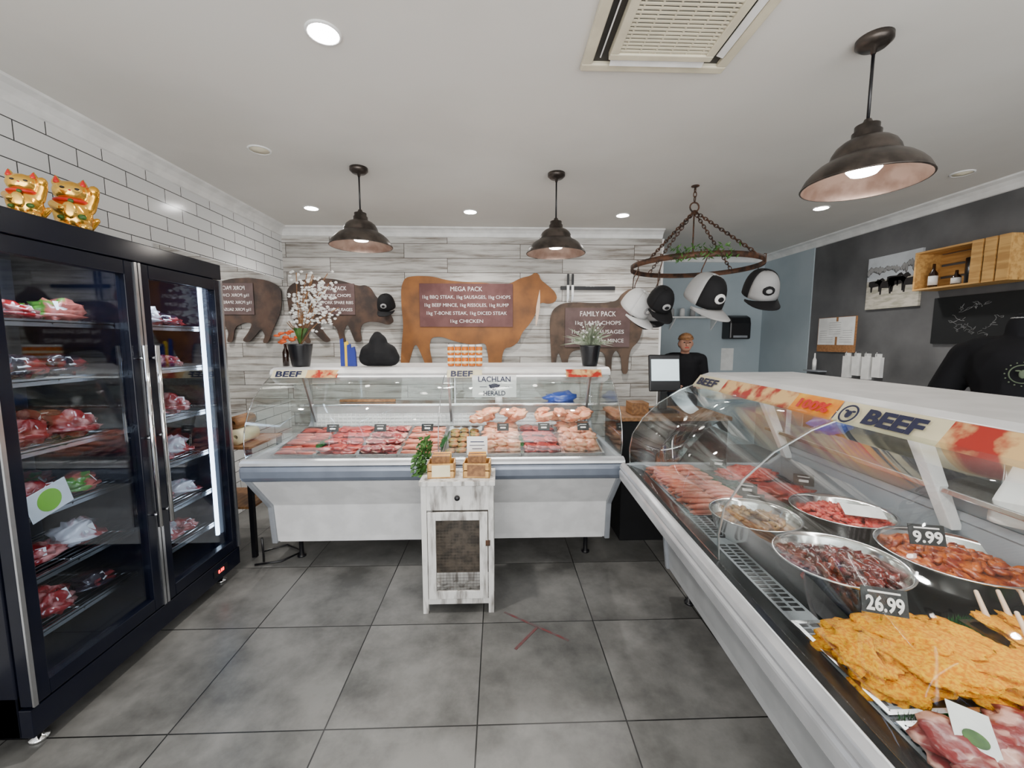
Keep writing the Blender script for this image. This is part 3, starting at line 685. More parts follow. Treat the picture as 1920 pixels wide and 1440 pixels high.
cow=[(757,521),(780,518),(808,519),(835,526),(870,529),(905,530),(938,536),(955,530),(972,521),(990,517),(998,511),(1006,514),(1009,524),(1022,534),(1036,546),(1041,557),(1036,566),(1024,569),(1012,566),(1004,572),(999,590),(988,608),(975,622),(968,640),(955,650),(942,652),(937,664),(935,692),(911,692),(910,664),(905,641),(880,646),(850,640),(822,630),(803,632),(799,650),(806,688),(794,692),(787,672),(776,645),(770,648),(764,668),(757,692),(744,690),(747,650),(752,610),(749,575),(749,540)]
sign('cow_sign','rust-coloured steel cow silhouette with maroon menu board',cow,'rust',(783,532,957,612),'board',[('MEGA PACK',.34),('1kg BBQ STEAK, 1kg SAUSAGES, 1kg CHOPS',.94),('1kg BEEF MINCE, 1kg RISSOLES, 1kg RUMP',.9),('1kg T-BONE STEAK, 1kg DICED STEAK',.86),('1kg CHICKEN',.35)])
pig=[(539,548),(548,535),(566,527),(595,523),(625,524),(650,530),(672,537),(684,535),(694,541),(700,553),(714,570),(727,586),(735,602),(724,609),(708,604),(690,602),(676,606),(671,618),(674,640),(661,641),(655,622),(648,606),(640,622),(645,641),(634,641),(628,612),(608,604),(596,606),(604,622),(617,638),(606,642),(590,627),(581,616),(574,628),(580,642),(569,642),(560,618),(550,600),(542,580)]
sign('pig_sign','dark brown steel pig silhouette with small menu board',pig,'pigbrown',(590,533,664,590),'board2',[('PORK PACK',.6),('1kg PORK CHOPS',.8),('1kg PORK SPARE RIBS',.9),('1kg PORK SAUSAGES',.85)])
sheep=[(1027,600),(1032,580),(1048,568),(1075,565),(1105,567),(1135,566),(1155,562),(1163,550),(1176,541),(1190,540),(1196,548),(1210,556),(1218,566),(1211,574),(1200,575),(1204,595),(1205,620),(1198,640),(1185,652),(1180,670),(1179,702),(1168,702),(1165,668),(1155,655),(1147,668),(1147,700),(1137,700),(1134,660),(1110,657),(1082,655),(1068,660),(1062,676),(1064,696),(1054,696),(1050,672),(1044,660),(1040,674),(1041,696),(1032,696),(1030,660),(1028,630)]
sign('sheep_sign','grey-brown steel sheep silhouette with menu board',sheep,'sheepbrown',(1056,576,1180,650),'board2',[('FAMILY PACK',.55),('1kg LAMB CHOPS',.7),('1kg BBQ SAUSAGES',.8),('1kg STEAK, 1kg MINCE',.8)])
kr=thing('knife_rack','black magnetic rack with knives on plank wall','knife rack',(.98,YB-.012,2.10))
mk('bar',MB().box(-.30,.30,-.012,.012,-.02,.02),'black',kr,bevel=.003)
for i in range(2):
    kn=thing('kitchen_knife','knife with black handle held on magnetic rack','knife',(.76+i*.05,YB-.027,2.05),group='knives on the wall rack')
    mk('handle',MB().box(-.012,.012,-.007,.005,.08,.20),'black',kn,bevel=.003); mk('blade',MB().prism([(-.014,.08),(.014,.08),(.012,-.06),(-.010,-.11)],'y',-.002,0),'chrome',kn)
mk('hanging_feather',MB().prism([(0,.2),(.012,.12),(.022,0),(.012,-.14),(0,-.2),(-.012,-.14),(-.02,0),(-.01,.12)],'y',0,.004),'fat',loc=(.43,YB-.04,1.88),rot=(0,.1,0),label='pale feather-shaped strip hanging beside cow sign',cat='feather')
# ---------------------------------------------------------------- caps
def capobj(loc,rot,front,back,brimm,lab,sc=1.1,grp='caps hanging on the rack',emb='blackmatte'):
    t=thing('baseball_cap',lab,'cap',loc,rot,group=grp)
    r=.095; n=32;K=10; prof=[]
    for k in range(K):
        a=math.pi/2*k/(K-1); prof.append((max(.002,math.cos(a)**.62),.13*math.sin(a)))
    for part_,m_,lo_,hi_ in (('front_panel',front,1.16,1.84),('rear_mesh',back,1.84,3.16)):
        bb=MB(); v=[];f=[]; ns=16
        for q,z in prof:
            for i in range(ns+1):
                w_=math.pi*(lo_+(hi_-lo_)*i/ns)
                fy=1.10 if math.sin(w_)<0 else 1.05
                v.append((r*q*math.cos(w_)*.9,r*q*math.sin(w_)*fy,z))
        for k in range(K-1):
            for i in range(ns):
                f.append((k*(ns+1)+i,k*(ns+1)+i+1,(k+1)*(ns+1)+i+1,(k+1)*(ns+1)+i))
        mk(part_,bb.add(v,f,0,True),m_,t,solid=.003)
    v=[];f=[]
    for i in range(17):
        a=math.pi*(1.10+.80*i/16)
        for k in range(6):
            q=k/5; x=r*math.cos(a)*.9; y=r*math.sin(a)*1.10-.085*q*math.sin(math.pi*i/16)**.55
            v.append((x,y,.004-2.6*x*x-.012*q))
    for i in range(16):
        for k in range(5): f.append((i*6+k,(i+1)*6+k,(i+1)*6+k+1,i*6+k+1))
    mk('brim',MB().add(v,f,0,True),brimm,t,solid=.004)
    mk('button',MB().blob((0,0,.131),(.008,.008,.005)),back,t)
    mk('emblem',MB().blob((0,-.098,.055),(.030,.006,.024),e=(-.25,0,0)),emb,t)
    mk('emblem_mark',MB().blob((0,-.105,.055),(.016,.004,.012),e=(-.25,0,0)),front,t)
    t.scale=(sc,)*3
    return t
rc=Vector((1.55,3.30,2.11)); RR=.48
rk=thing('hanging_pot_rack','round rusty iron rack hung on chains with hooks','hanging rack',tuple(rc))
mk('ring',MB().lathe([(RR,-.020),(RR+.006,-.020),(RR+.006,.020),(RR,.020),(RR,-.020)],(0,0,0),64),'iron',rk)
top=Vector((-.02,0,.42))
for a in (.5,2.0,3.6,5.2):
    p0=Vector((RR*math.cos(a),RR*math.sin(a),.02)); ch=MB(); n=22; d=(top-p0)
    q=d.normalized(); s1=q.orthogonal().normalized(); s2=q.cross(s1).normalized()
    for i in range(n):
        c=p0+d*((i+.5)/n); L=d.length/n*.74; sd=s1 if i%2 else s2
        ch.tube([c+q*L*math.cos(w_)+sd*.011*math.sin(w_) for w_ in [k*math.pi/5 for k in range(10)]],.0036,5,closed=True)
    mk('chain',ch,'iron',rk)
tp=MB().tube([top+Vector((.035*math.cos(w_),0,.035*math.sin(w_)+.03)) for w_ in [k*math.pi/8 for k in range(16)]],.006,6,closed=True)
for i in range(4):
    c=top+Vector((0,0,.09+i*.035)); tp.tube([c+Vector((.012*math.sin(w_)*(i%2),.012*math.sin(w_)*(1-i%2),.022*math.cos(w_))) for w_ in [k*math.pi/5 for k in range(10)]],.004,5,closed=True)
mk('top_hook',tp,'iron',rk)
mk('ceiling_plate',MB().lathe([(.03,0),(.03,-.006),(.006,-.01),(.006,-.03),(0,-.03)],(-.02,0,CE-2.11),12),'iron',rk)
mk('centre_hook',MB().tube([(-.02,0,.42),(-.02,0,.15),(-.01,0,.1),(.02,0,.08),(.05,0,.1),(.05,0,.13)],.006,8),'iron',rk)
caps=[((1.41,2.86,1.80),'blackmatte','greyfab','greyfab',1.45,.55,.25,'whitefab'),((1.88,2.97,1.86),'greyfab','blackmatte','blackmatte',1.35,.5,-.2,'blackmatte'),((1.06,3.25,1.77),'whitefab','whitefab','whitefab',1.25,.7,.5,'greyfab'),((1.17,3.02,1.79),'blackmatte','blackmatte','blackmatte',1.05,.8,.1,'greyfab'),((1.44,3.78,1.75),'greyfab','blackmatte','blackmatte',1.1,.5,-.4,'blackmatte'),((1.20,3.64,1.77),'blackmatte','greyfab','blackmatte',1.05,.8,.5,'greyfab')]
nm={'greyfab':'grey','blackmatte':'black','whitefab':'white'}
for i,(p,a,c,d_,s,rx,rz_,eb) in enumerate(caps):
    capobj(p,(rx,0,rz_),a,c,d_,'%s-fronted %s cap hanging on the iron rack'%(nm[a],nm[c]),s,emb=eb)
    q=Vector(p)-rc; ang=math.atan2(q.y,q.x); e=Vector((RR*math.cos(ang),RR*math.sin(ang),0))
    tz=q.z+.125*s
    mk('hook',MB().tube([e+Vector((0,0,.03)),e+Vector((.01,-.01,.03)),e+Vector((.01,-.012,-.03)),(q.x,q.y+.03,max(tz+.03,-.1)),(q.x,q.y+.04,tz-.02),(q.x,q.y+.01,tz-.03)],.004,6),'iron',rk)
gv=MB()
for k in range(170):
    a=3.9+R()*.9; p=Vector(((RR)*math.cos(a)+U(-.04,.04),RR*math.sin(a)+U(-.03,.03),U(-.03,.07)))
    n=Vector((U(-1,1),U(-1,1),U(-1,1))).normalized(); t=n.orthogonal().normalized()*.022; s=n.cross(t).normalized()*.006
    gv.add([p-t,p+s,p+t,p-s],[(0,1,2,3)])
mk('leaf_garland',gv,'green',loc=tuple(rc),label='dried green leaf garland resting on iron ring',cat='garland',kind='stuff')
capobj((-1.19,YB-.10,1.88),(.5,0,0),'blackmatte','blackmatte','blackmatte','black cap hanging on the plank wall by pig sign',1.1,'cap on the wall','greyfab')
# ---------------------------------------------------------------- pendants
def pendant(x,y,z0,lit):
    t=thing('pendant_lamp','dark bronze dome pendant lamp hanging from ceiling','pendant lamp',(x,y,z0),group='dome pendant lamps')
    pr=[(.214,0),(.211,.012),(.200,.034),(.182,.056),(.158,.077),(.132,.092),(.120,.098),(.118,.108),(.113,.125),(.100,.147),(.080,.164),(.056,.175),(.05,.178),(.05,.20),(.042,.205),(.042,.226),(.02,.232),(.012,.25),(0,.25)]
    ins=[(r-.004,z-.003) for r,z in pr[:12]]
    mk('lamp_shade',shell(pr),'bronze',t)
    mk('shade_lining',shell(ins),'bronze_in',t)
    mk('rim',MB().tube([(.213*math.cos(a),.213*math.sin(a),0) for a in [i*math.pi/24 for i in range(48)]],.004,6,closed=True),'bronze',t)
    mk('bulb',MB().lathe([(0,.035),(.045,.037),(.06,.055),(.05,.085),(.025,.12),(0,.125)],(0,0,0),24),'emit',t)
    mk('cord',MB().tube([(0,0,.25),(0,0,CE-z0-.02)],.006,8),'black',t)
    mk('ceiling_rose',MB().lathe([(.062,CE-z0),(.062,CE-z0-.02),(.045,CE-z0-.035),(.012,CE-z0-.04),(.008,CE-z0-.06),(0,CE-z0-.06)],(0,0,0),28),'bronze',t)
    l=bpy.data.lights.new('pendant_light','POINT'); l.energy=lit; l.shadow_soft_size=.05; l.color=(1,.93,.84); o=bpy.data.objects.new('pendant_light',l); C.objects.link(o); o.parent=t; o.location=(0,0,-.0)
pendant(-.97,3.05,2.19,4); pendant(.42,3.10,2.16,4); pendant(1.50,1.73,2.165,8)
def downlight(x,y,on,pw=50):
    t=thing('ceiling_downlight','round recessed white ceiling downlight, '+('lit' if on else 'unlit'),'downlight',(x,y,CE),group='recessed downlights')
    mk('trim_ring',MB().lathe([(.068,0),(.068,-.004),(.062,-.008),(.056,-.006),(.056,0),(.068,0)],(0,0,0),28),'white_trim',t)
    mk('lens',MB().lathe([(.056,-.001),(.056,-.005),(0,-.015)],(0,0,0),28),'emit2' if on else 'offw',t)
    if on:
        l=bpy.data.lights.new('downlight_beam','SPOT'); l.energy=pw; l.spot_size=2.2; l.spot_blend=.9; l.shadow_soft_size=.05; l.color=(1,.96,.91)
        o=bpy.data.objects.new('downlight_beam',l); C.objects.link(o); o.parent=t; o.location=(0,0,-.03)
for x,y,p in ((-.68,1.77,170),(-1.69,3.94,75),(-.26,4.0,75),(1.19,4.06,75),(2.92,3.79,90)): downlight(x,y,True,p)
downlight(-1.5,2.79,False); downlight(3.33,3.0,False)
ax0,ax1,ay0,ay1=.36,.99,1.30,1.94
ac=thing('air_conditioner_cassette','cream ceiling air conditioner cassette with slatted intake grille','air conditioner',((ax0+ax1)/2,(ay0+ay1)/2,CE))
hw=.315
def ringbox(b,o,i,z0,z1,m=0): return b.box(-o,o,-o,-i,z0,z1,m).box(-o,o,i,o,z0,z1,m).box(-o,-i,-i,i,z0,z1,m).box(i,o,-i,i,z0,z1,m)
mk('panel_frame',ringbox(MB(),hw,hw-.045,-.022,0),'offw',ac,bevel=.006)
mk('grille_frame',ringbox(MB(),hw-.10,hw-.135,-.038,-.005),'offw',ac,bevel=.004)
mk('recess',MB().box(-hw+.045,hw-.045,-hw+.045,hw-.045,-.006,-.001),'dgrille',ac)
for k in range(4):
    mk('louver_flap',MB().obox((0,-hw+.068,-.024),(.40,.030,.005),(.3 if k!=3 else 1.2,0,0)),'white_trim',ac,rot=(0,0,k*H),bevel=.001)
g=MB(); hi=hw-.135
g.box(-hi,hi,-hi,hi,-.02,-.016,1)
for i in range(18): y=-hi+.012+i*(2*hi-.024)/17; g.box(-hi,hi,y-.0042,y+.0042,-.032,-.026,0)
for i in range(6): x=-hi+.02+i*(2*hi-.04)/5; g.box(x-.003,x+.003,-hi,hi,-.031,-.026,0)
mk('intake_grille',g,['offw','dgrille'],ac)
# ---------------------------------------------------------------- things on back counter
TZ=1.342
def pot(x,y,r,h,lab):
    t=thing('potted_plant',lab,'potted plant',(x,y,TZ))
    mk('pot',MB().lathe([(r*.7,0),(r*.74,.01),(r,h-.01),(r*1.03,h),(r*.95,h),(r*.93,h-.015),(0,h-.015)],(0,0,0),28),'black',t)
    mk('soil',MB().lathe([(r*.93,h-.014),(0,h-.010)],(0,0,0),20),'soil',t); return t
p=pot(-1.42,3.02,.082,.16,'white and orange flowers in glossy black pot')
s=MB(); fl=MB(); of=MB(); lf=MB()
for k in range(14):
    a=U(0,6.28); tx,ty,tz=U(-.06,.29),U(-.10,.10),U(.42,.68)
    s.tube([(0,0,.14),(tx*.25,ty*.3,.14+(tz-.14)*.4),(tx*.6,ty*.7,.14+(tz-.14)*.75),(tx,ty,tz)],.003,5)
    for q in range(20):
        w_=U(.5,1); c=(tx*w_+U(-.05,.07),ty*w_+U(-.04,.04),.14+(tz-.14)*w_+U(-.04,.03)); fl.blob(c,(.013,.010,.009),.4,3,q,1)
for k in range(4):
    tx=U(-.12,-.02); s.tube([(0,0,.14),(tx*.4,0,.25),(tx,0,U(.28,.34))],.003,5)
for k in range(14): of.blob((U(-.15,-.01),U(-.04,.04),U(.17,.25)),(.025,.015,.012),.5,3,k,1)
for k in range(10):
    a=U(0,6.28); d=Vector((math.cos(a),math.sin(a),0)); p0=Vector((0,0,.15)); p1=p0+d*.06+Vector((0,0,.12)); p2=p0+d*.12+Vector((0,0,.12)); sd=d.cross(Vector((0,0,1)))*.014
    lf.add([p0,p1-sd,p1+sd,p2],[(0,1,3,2)])
mk('stems',s,'woodd',p,kind='stuff'); mk('flowers',fl,'whitefl',p,kind='stuff'); mk('orange_flowers',of,'orangefl',p,kind='stuff'); mk('leaves',lf,'green',p,kind='stuff')
p=pot(.67,3.02,.075,.15,'spiky pale green plant in black pot')
lf=MB()
for k in range(130):
    a=U(0,6.28); el=U(.2,1.5); L=U(.10,.25); d=Vector((math.cos(a)*math.cos(el),math.sin(a)*math.cos(el),math.sin(el))); p0=Vector((0,0,.14)); sd=d.orthogonal().normalized()*.006
    p1=p0+d*L*.5; p2=p0+d*L-Vector((0,0,.04)); lf.add([p0,p1-sd,p1+sd,p2],[(0,1,3,2)])
mk('leaves',lf,'greygreen',p,kind='stuff')
fl=MB()
for k in range(30): fl.blob((U(-.08,.08),U(-.06,.06),U(.2,.32)),(.008,.008,.008),.3,3,k,1)
mk('buds',fl,'whitefl',p,kind='stuff')
bagm=MB().cap((-.08,0,.06),(.09,0,.06),.06,.06).cap((-.055,0,.09),(.06,0,.09),.075,.075).cap((0,0,.10),(.0,0,.17),.10,.065).cap((0,0,.15),(-.005,0,.215),.07,.035)
mk('black_cloth_bag',bagm,'blackmatte',loc=(-.86,3.0,TZ),voxel=.010,label='black slouched fabric bag standing on the counter',cat='bag')
cl=thing('team_pennant','blue and yellow fabric pennant standing on counter','pennant',(-1.07,3.0,TZ))
for i,(m_,a) in enumerate((('bluecl',-.06),('yellow',-.028),('bluecl',-.01),('bluecl',.018))):
    mk('fabric_stripe',MB().prism([(a,0),(a+.034,0),(a+.030,.10),(a+.022,.20-.02*i),(a,.19-.02*i)],'y',-.004-.003*i,.004+.003*i),m_,cl)
mk('slim_bottle',MB().lathe([(0,0),(.022,0),(.022,.10),(.01,.13),(.01,.16),(0,.16)],(-1.53,3.03,TZ),16),'darkglass',label='dark slender bottle beside the flower pot',cat='bottle')
jt=thing('preserve_jar','small orange preserve jar with white lid','jar',(-.345,3.0,TZ),group='jars on the counter')
mk('jar_body',MB().lathe([(0,0),(.022,0),(.024,.006),(.024,.055),(.02,.062),(0,.062)],(0,0,0),20),'honey',jt)
mk('jar_label',MB().lathe([(.0245,.018),(.025,.018),(.025,.034),(.0245,.034)],(0,0,0),20,caps=False),'cream',jt)
mk('lid',MB().lathe([(0,.062),(.023,.062),(.023,.076),(0,.077)],(0,0,0),20),'white_trim',jt)
for k in range(1,10): clone(jt,(-.345+(k%5)*.051,3.0,TZ+(k//5)*.078))
bn=thing('service_bench','dark service bench with black front beside the counters','bench',(1.3,3.25,0))
mk('cabinet',MB().box(.92,1.72,3.0,3.5,.0,.93),'blackmatte',bn,world=True,bevel=.004)
mk('bench_top',MB().box(.90,1.74,2.98,3.52,.93,.96),'woodd',bn,world=True,bevel=.004)
mo=thing('register_screen','black point-of-sale touch screen with pale lit display','monitor',(1.31,3.22,.96))
mk('base',MB().box(-.10,.10,-.08,.10,0,.02),'black',mo,bevel=.004)
mk('stem',MB().box(-.03,.03,.0,.05,.02,.26),'black',mo,bevel=.004)
mk('screen_housing',MB().obox((0,0,.31),(.25,.03,.29),(-.15,0,0)),'black',mo,bevel=.008)
mk('display',MB().obox((0,-.0118,.335),(.22,.01,.17),(-.15,0,0)),'screen',mo)
mk('small_box',MB().box(1.02,1.15,3.1,3.25,.96,1.05),'woodd',label='small brown box on the service bench',cat='box')
tb=thing('side_table','dark low table between fridge and counter','table',(-1.93,3.05,0))
mk('table_top',MB().box(-.22,.22,-.22,.22,.78,.80),'woodd',tb,bevel=.003)
for a in(-.2,.2):
    for c in(-.2,.2): mk('leg',MB().box(a-.015,a+.015,c-.015,c+.015,0,.78),'black',tb)
mk('table_shelf',MB().box(-.2,.2,-.2,.2,.35,.365),'woodd',tb)
for i,(x,z,r) in enumerate(((-1.83,.855,.055),(-1.84,.955,.045))):
    mk('paper_roll',MB().lathe([(.015,0),(r,0),(r,.2),(.015,.2),(.015,0)],(x,2.88,z),24,ax='y'),'cream' if i==0 else 'woodd',label='roll of wrapping paper stacked on side table',cat='paper roll',group='paper rolls')
mk('power_cable',MB().tube([(-1.66,2.72,.01),(-1.5,2.76,.012),(-1.42,2.9,.01),(-1.58,3.0,.01),(-1.7,2.9,.012),(-1.62,2.76,.014),(-1.60,2.72,.2)],.007,6),'black',label='tangled black power cable on the floor',cat='cable')
# ---------------------------------------------------------------- right wall
WX=XR
pt=thing('cattle_canvas','canvas photograph of dark cattle in pale field','picture',(WX-.012,3.93,2.10))
mk('canvas',MB().box(-.012,.012,-.27,.27,-.26,0.02),'grass_photo',pt)
mk('sky_area',MB().box(-.012,.012,-.27,.27,.02,.25),'sky_photo',pt)
def cattle(y,z,s,head=1):
    P=[(-.5,.3),(-.3,.33),(.2,.3),(.35,.42),(.5,.46),(.55,.4),(.66,.3),(.62,.24),(.5,.24),(.4,.12),(.34,.0),(.33,-.4),(.24,-.4),(.22,-.05),(-.2,-.08),(-.24,-.4),(-.33,-.4),(-.36,-.05),(-.5,0)]
    mk('cattle_print',MB().prism([(y-p*s*head,z+q*s) for p,q in P],'x',-.0145,-.0125),'cattle',pt)
for y,z,s,h in ((.17,-.03,.15,1),(.06,-.05,.18,-1),(-.06,-.03,.19,1),(-.18,-.05,.18,-1),(-.02,.0,.14,1)): cattle(y,z,s,h)
ct=MB()
for k in range(22): y=-.27+.54*(k+.5)/22; ct.blob((-.0125,y,.12+U(-.02,.02)),(.002,U(.015,.035),U(.02,.05)),.3,2,k,1)
mk('treeline_print',ct,'greyfab',pt,kind='stuff')
cy0,cy1,cz0,cz1=2.84,3.52,1.95,2.27
cw=thing('wooden_crate_shelf','pine crate mounted as a wall shelf with bottles','shelf',(WX-.12,3.18,1.95))
t_=.014
q=MB()
for k in range(3):
    q.box(WX-.23+k*.075,WX-.165+k*.075,cy0,cy1,cz0,cz0+t_).box(WX-.23+k*.075,WX-.165+k*.075,cy0,cy1,cz1-t_,cz1)
mk('slats',q,'wood',cw,world=True)
q=MB().box(WX-.23,WX-.002,cy1-t_,cy1,cz0+t_,cz1-t_).box(WX-.23,WX-.002,cy0,cy0+t_,cz0+t_,cz1-t_)
for k in range(3): q.box(WX-.012,WX-.002,cy0,cy1,cz0+.02+k*.1,cz0+.1+k*.1)
mk('ends_and_back',q,'wood',cw,world=True)
for k in range(3): mk('front_slat',MB().box(WX-.245,WX-.231,cy0+k*.085,cy0+k*.085+.07,cz0,cz1),'wood',cw,world=True)
def bottle(x,y,z,h,r,lab,m='darkglass'):
    t=thing('bottle',lab,'bottle',(x,y,z),group='bottles in the crate')
    mk('glass_body',MB().lathe([(0,0),(r,0),(r,h*.6),(r*.4,h*.75),(r*.35,h),(0,h)],(0,0,0),18),m,t)
    mk('bottle_label',MB().lathe([(r*1.01,h*.12),(r*1.03,h*.12),(r*1.03,h*.5),(r*1.01,h*.5)],(0,0,0),18,caps=False),'paper',t)
bottle(WX-.15,3.43,cz0+t_,.2,.03,'dark sauce bottle with white label in crate')
bottle(WX-.15,3.25,cz0+t_,.12,.03,'short dark bottle with white label in crate')
mk('black_mug',MB().lathe([(0,0),(.05,0),(.055,.01),(.055,.2),(.045,.2),(.045,.02),(0,.02)],(WX-.13,3.14,cz0+t_),22),'black',label='black round container inside the crate',cat='container')
bk=thing('chalk_drawing_board','black framed board with white chalk drawing','chalkboard',(WX-.012,3.20,1.70))
mk('board',MB().box(-.01,.012,-.32,.32,-.20,.19),'slate',bk,bevel=.002)
sk=MB()
for k in range(14):
    y0=U(-.2,.2);z0=U(-.12,.12); pts=[]
    for i in range(12):
        y0+=U(-.03,.03);z0+=U(-.02,.02); pts.append((-.0115,max(-.29,min(.29,y0)),max(-.17,min(.17,z0))))
    sk.tube(pts,.0011,4)
mk('chalk_drawing',sk,'greyfab',bk,kind='stuff')
nb=thing('notice_board','cork notice board covered with white papers','notice board',(WX-.008,4.56,1.62))
mk('cork_panel',MB().box(-.006,.008,-.26,.26,-.22,.17),'cork',nb)
for k,(a,c,d_,e) in enumerate(((-.25,-.03,-.14,.165),(0.0,.25,-.14,.165),(-.1,.12,-.05,.12))):
    pp=MB().box(-.009-.001*k,-.0075-.001*k,a,c,d_,e,0)
    for r_ in range(6): pp.box(-.0095-.001*k,-.009-.001*k,a+.03,c-.03,d_+.03+r_*.025,d_+.034+r_*.025,1)
    mk('pinned_paper',pp,['paper','greyfab'],nb)
for k in range(4):
    y=4.36-k*.12
    t=thing('paper_bundle','bundle of white paper bags hanging on wall hook','paper bag',(WX-.02,y,1.24),group='paper bags on wall hooks')
    mk('sheets',MB().box(-.02,.018,-.045,.045,-.11+.03*(k%2),.12).box(-.018,.018,-.02,.02,.12,.155),'paper',t)
    mk('hook',MB().tube([(.02,0,.17),(-.022,0,.17),(-.022,0,.13)],.003,6),'chrome',t)
mk('wall_ledge',MB().box(WX-.10,WX,4.66,4.90,1.165,1.18),'gpanel',label='narrow grey ledge fixed to dark wall',cat='shelf')
bottle(WX-.06,4.78,1.18,.2,.02,'slim pale bottle standing on small wall ledge','paper')
td=thing('towel_dispenser','black wall-mounted paper towel dispenser','towel dispenser',(3.36,YC-.11,1.55))
mk('housing',MB().prism([(-.11,0),(.11,0),(.11,.33),(-.02,.33),(-.09,.30),(-.11,.22)],'x',-.15,.15),'black',td,bevel=.02)
mk('paper_slot',MB().box(-.1,.1,-.112,-.108,.02,.05),'gpanel',td)
ws=thing('wall_shelf','white shelf on brackets holding small jars','shelf',(2.75,YC-.12,1.84))
mk('shelf_board',MB().box(-.42,.42,-.11,.12,0,.02),'white_trim',ws)
for a in(-.3,.3): mk('bracket',MB().prism([(.12,0),(-.08,0),(.12,-.16)],'x',a-.01,a+.01),'white_trim',ws)
for k in range(5):
    c=MB().lathe([(0,0),(.035,0),(.035,.10),(.02,.12),(0,.12)],(0,0,0),16)
    mk('storage_jar',c,'whitefab' if k%2 else 'greyfab',loc=(2.42+k*.15,YC-.12,1.86),label='small jar on white wall shelf',cat='jar',group='jars on wall shelf')
mk('wall_poster',MB().box(3.22,3.4,YC-.006,YC,1.1,1.42),'paper',label='white paper notice on blue-grey wall',cat='poster')
# ---------------------------------------------------------------- person
pe=thing('person','person in black shirt and cap standing, looking down','person',(2.27,5.0,0),(0,0,-.25))
b=MB()
b.cap((0,0,.92),(0,-.02,1.22),.135,.15).cap((-.13,-.02,1.30),(.13,-.02,1.30),.075,.075).cap((0,-.02,1.32),(0,-.05,1.42),.055,.05)
b.blob((0,-.075,1.50),(.077,.095,.115)).blob((0,-.095,1.44),(.055,.065,.05)).cap((0,-.168,1.50),(0,-.185,1.475),.012,.016)
b.blob((-.077,-.07,1.49),(.012,.02,.03)).blob((.077,-.07,1.49),(.012,.02,.03))
for s in(-1,1):
    b.cap((s*.08,0,.90),(s*.09,.0,.50),.088,.058).cap((s*.09,0,.50),(s*.10,.03,.09),.056,.038).cap((s*.10,.03,.05),(s*.11,-.12,.035),.04,.033)
    b.cap((s*.19,-.02,1.30),(s*.24,-.02,1.04),.055,.042).cap((s*.24,-.02,1.04),(s*.14,-.24,1.00),.04,.028).blob((s*.12,-.30,1.0),(.04,.05,.018))
    for k in range(4): b.cap((s*(.09+k*.022),-.33,1.0),(s*(.085+k*.022),-.385-.008*(k in(1,2)),.985),.009,.008)
    b.cap((s*.085,-.28,1.0),(s*.06,-.32,1.0),.011,.009)
mk('body',b,'skin',pe,voxel=.009)
b=MB().cap((0,0,.90),(0,-.02,1.22),.155,.168).cap((-.14,-.02,1.30),(.14,-.02,1.30),.088,.088)
for s in(-1,1): b.cap((s*.19,-.02,1.30),(s*.225,-.02,1.12),.072,.062)
mk('shirt',b,'shirt',pe,voxel=.012)
b=MB().cap((-.03,0,.88),(.03,0,.88),.15,.15)
for s in(-1,1): b.cap((s*.08,0,.88),(s*.09,0,.5),.10,.075).cap((s*.09,0,.5),(s*.10,.03,.12),.073,.06)
mk('trousers',b,'denim',pe,voxel=.012)
for s in(-1,1): mk('shoe',MB().cap((s*.10,.03,.055),(s*.11,-.14,.05),.052,.045),'black',pe)
mk('cap',MB().blob((0,-.06,1.545),(.09,.11,.08),flat=.01).blob((0,-.18,1.55),(.06,.075,.008),e=(.25,0,0)),'woodd',pe)
for s in(-1,1): mk('eye',MB().blob((s*.032,-.163,1.505),(.012,.008,.006)),'black',pe)
mk('mouth',MB().cap((-.02,-.160,1.445),(.02,-.160,1.445),.005,.005),'red',pe)
mk('hair',MB().blob((0,-.035,1.49),(.086,.085,.075)),'blackmatte',pe)
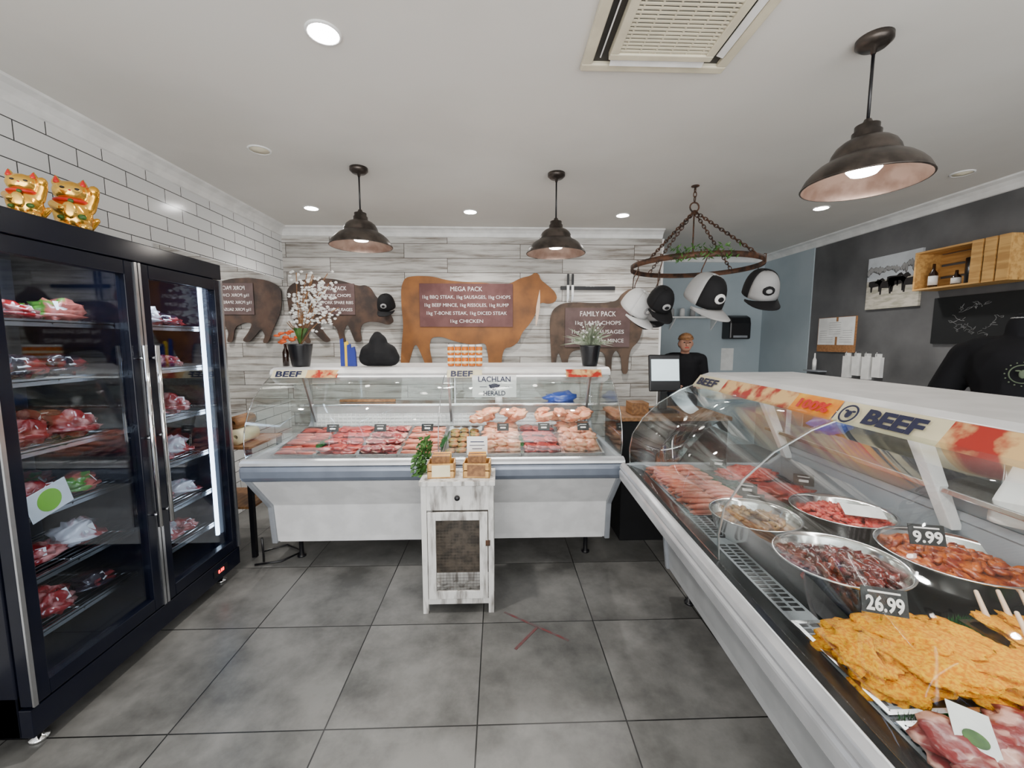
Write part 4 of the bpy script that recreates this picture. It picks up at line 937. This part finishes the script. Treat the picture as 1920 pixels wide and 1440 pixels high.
# ---------------------------------------------------------------- torso with shirt
tr=thing('display_torso','black shirt with grey side on a display torso','mannequin',(2.70,2.05,0),(0,0,-1.25))
b=MB()
b.cap((0,0,1.05),(0,0,1.32),.155,.17).cap((-.15,0,1.46),(.15,0,1.46),.09,.09).blob((0,-.02,1.36),(.20,.15,.2)).cap((0,0,1.5),(0,0,1.60),.075,.07)
for s in(-1,1): b.cap((s*.20,0,1.44),(s*.28,-.02,1.24),.085,.075)
mk('shirt',b,'shirt',tr,voxel=.012)
mk('side_panel',MB().cap((.21,.04,1.46),(.27,.06,1.28),.082,.075).cap((.16,.07,1.36),(.15,.07,1.06),.10,.10),'greyfab',tr,voxel=.012)
mk('neck_form',MB().lathe([(.06,1.58),(.055,1.64),(.03,1.66),(0,1.665)],(0,0,0),20),'greyfab',tr)
em=MB().lathe([(.042,-.001),(.047,-.001),(.047,.001),(.042,.001),(.042,-.001)],(0,0,0),28,ax='y').blob((0,0,0),(.014,.002,.022)).blob((-.016,0,.016),(.010,.002,.004)).blob((.016,0,.016),(.010,.002,.004))
for k in range(16): a=k*math.pi/8; em.blob((.058*math.cos(a),0,.058*math.sin(a)),(.004,.002,.004),sub=1)
mk('shirt_emblem',em,'dimgreen',tr,loc=(.07,-.178,1.36),rot=(-.05,0,.35),kind='stuff')
mk('stand_pole',MB().tube([(0,0,.02),(0,0,.95)],.018,12),'steel',tr)
mk('stand_base',MB().lathe([(.18,0),(.18,.012),(.03,.03),(0,.03)],(0,0,0),28),'steel',tr)
# ---------------------------------------------------------------- lights
def area(name,loc,rot,sx_,sy_,e,col=(1,1,1),par=None):
    l=bpy.data.lights.new(name,'AREA'); l.shape='RECTANGLE'; l.size=sx_; l.size_y=sy_; l.energy=e; l.color=col
    o=bpy.data.objects.new(name,l); C.objects.link(o); o.location=loc; o.rotation_euler=rot
    if par: o.parent=par
area('counter_light',(Lb/2,.56,1.255),(0,0,0),Lb-.3,.05,15,(1,.97,.94),cb)
area('counter_light',(Lr/2,.56,1.255),(0,0,0),Lr-.3,.05,9,(1,.97,.94),cr)
for y in (1.74,2.33): area('fridge_light',(.2,y-2.02,1.87),(0,.25,0),.1,.4,5,(.8,.9,1),fr)
area('shopfront_daylight',(.6,-1.5,1.3),(H+.35,0,0),5.0,2.2,190,(1,.99,.97))
wd=bpy.data.worlds.new('world'); bpy.context.scene.world=wd; wd.use_nodes=True
wd.node_tree.nodes['Background'].inputs[0].default_value=(.93,.96,1,1); wd.node_tree.nodes['Background'].inputs[1].default_value=1.35
cd=bpy.data.cameras.new('camera'); cam=bpy.data.objects.new('camera',cd); C.objects.link(cam)
cd.sensor_width=36; cd.sensor_fit='HORIZONTAL'; cd.lens=775/1920*36; cd.clip_start=.02
cam.location=(0,0,1.52); cam.rotation_euler=(math.radians(90-5.9),0,math.radians(-1.85))
bpy.context.scene.camera=cam
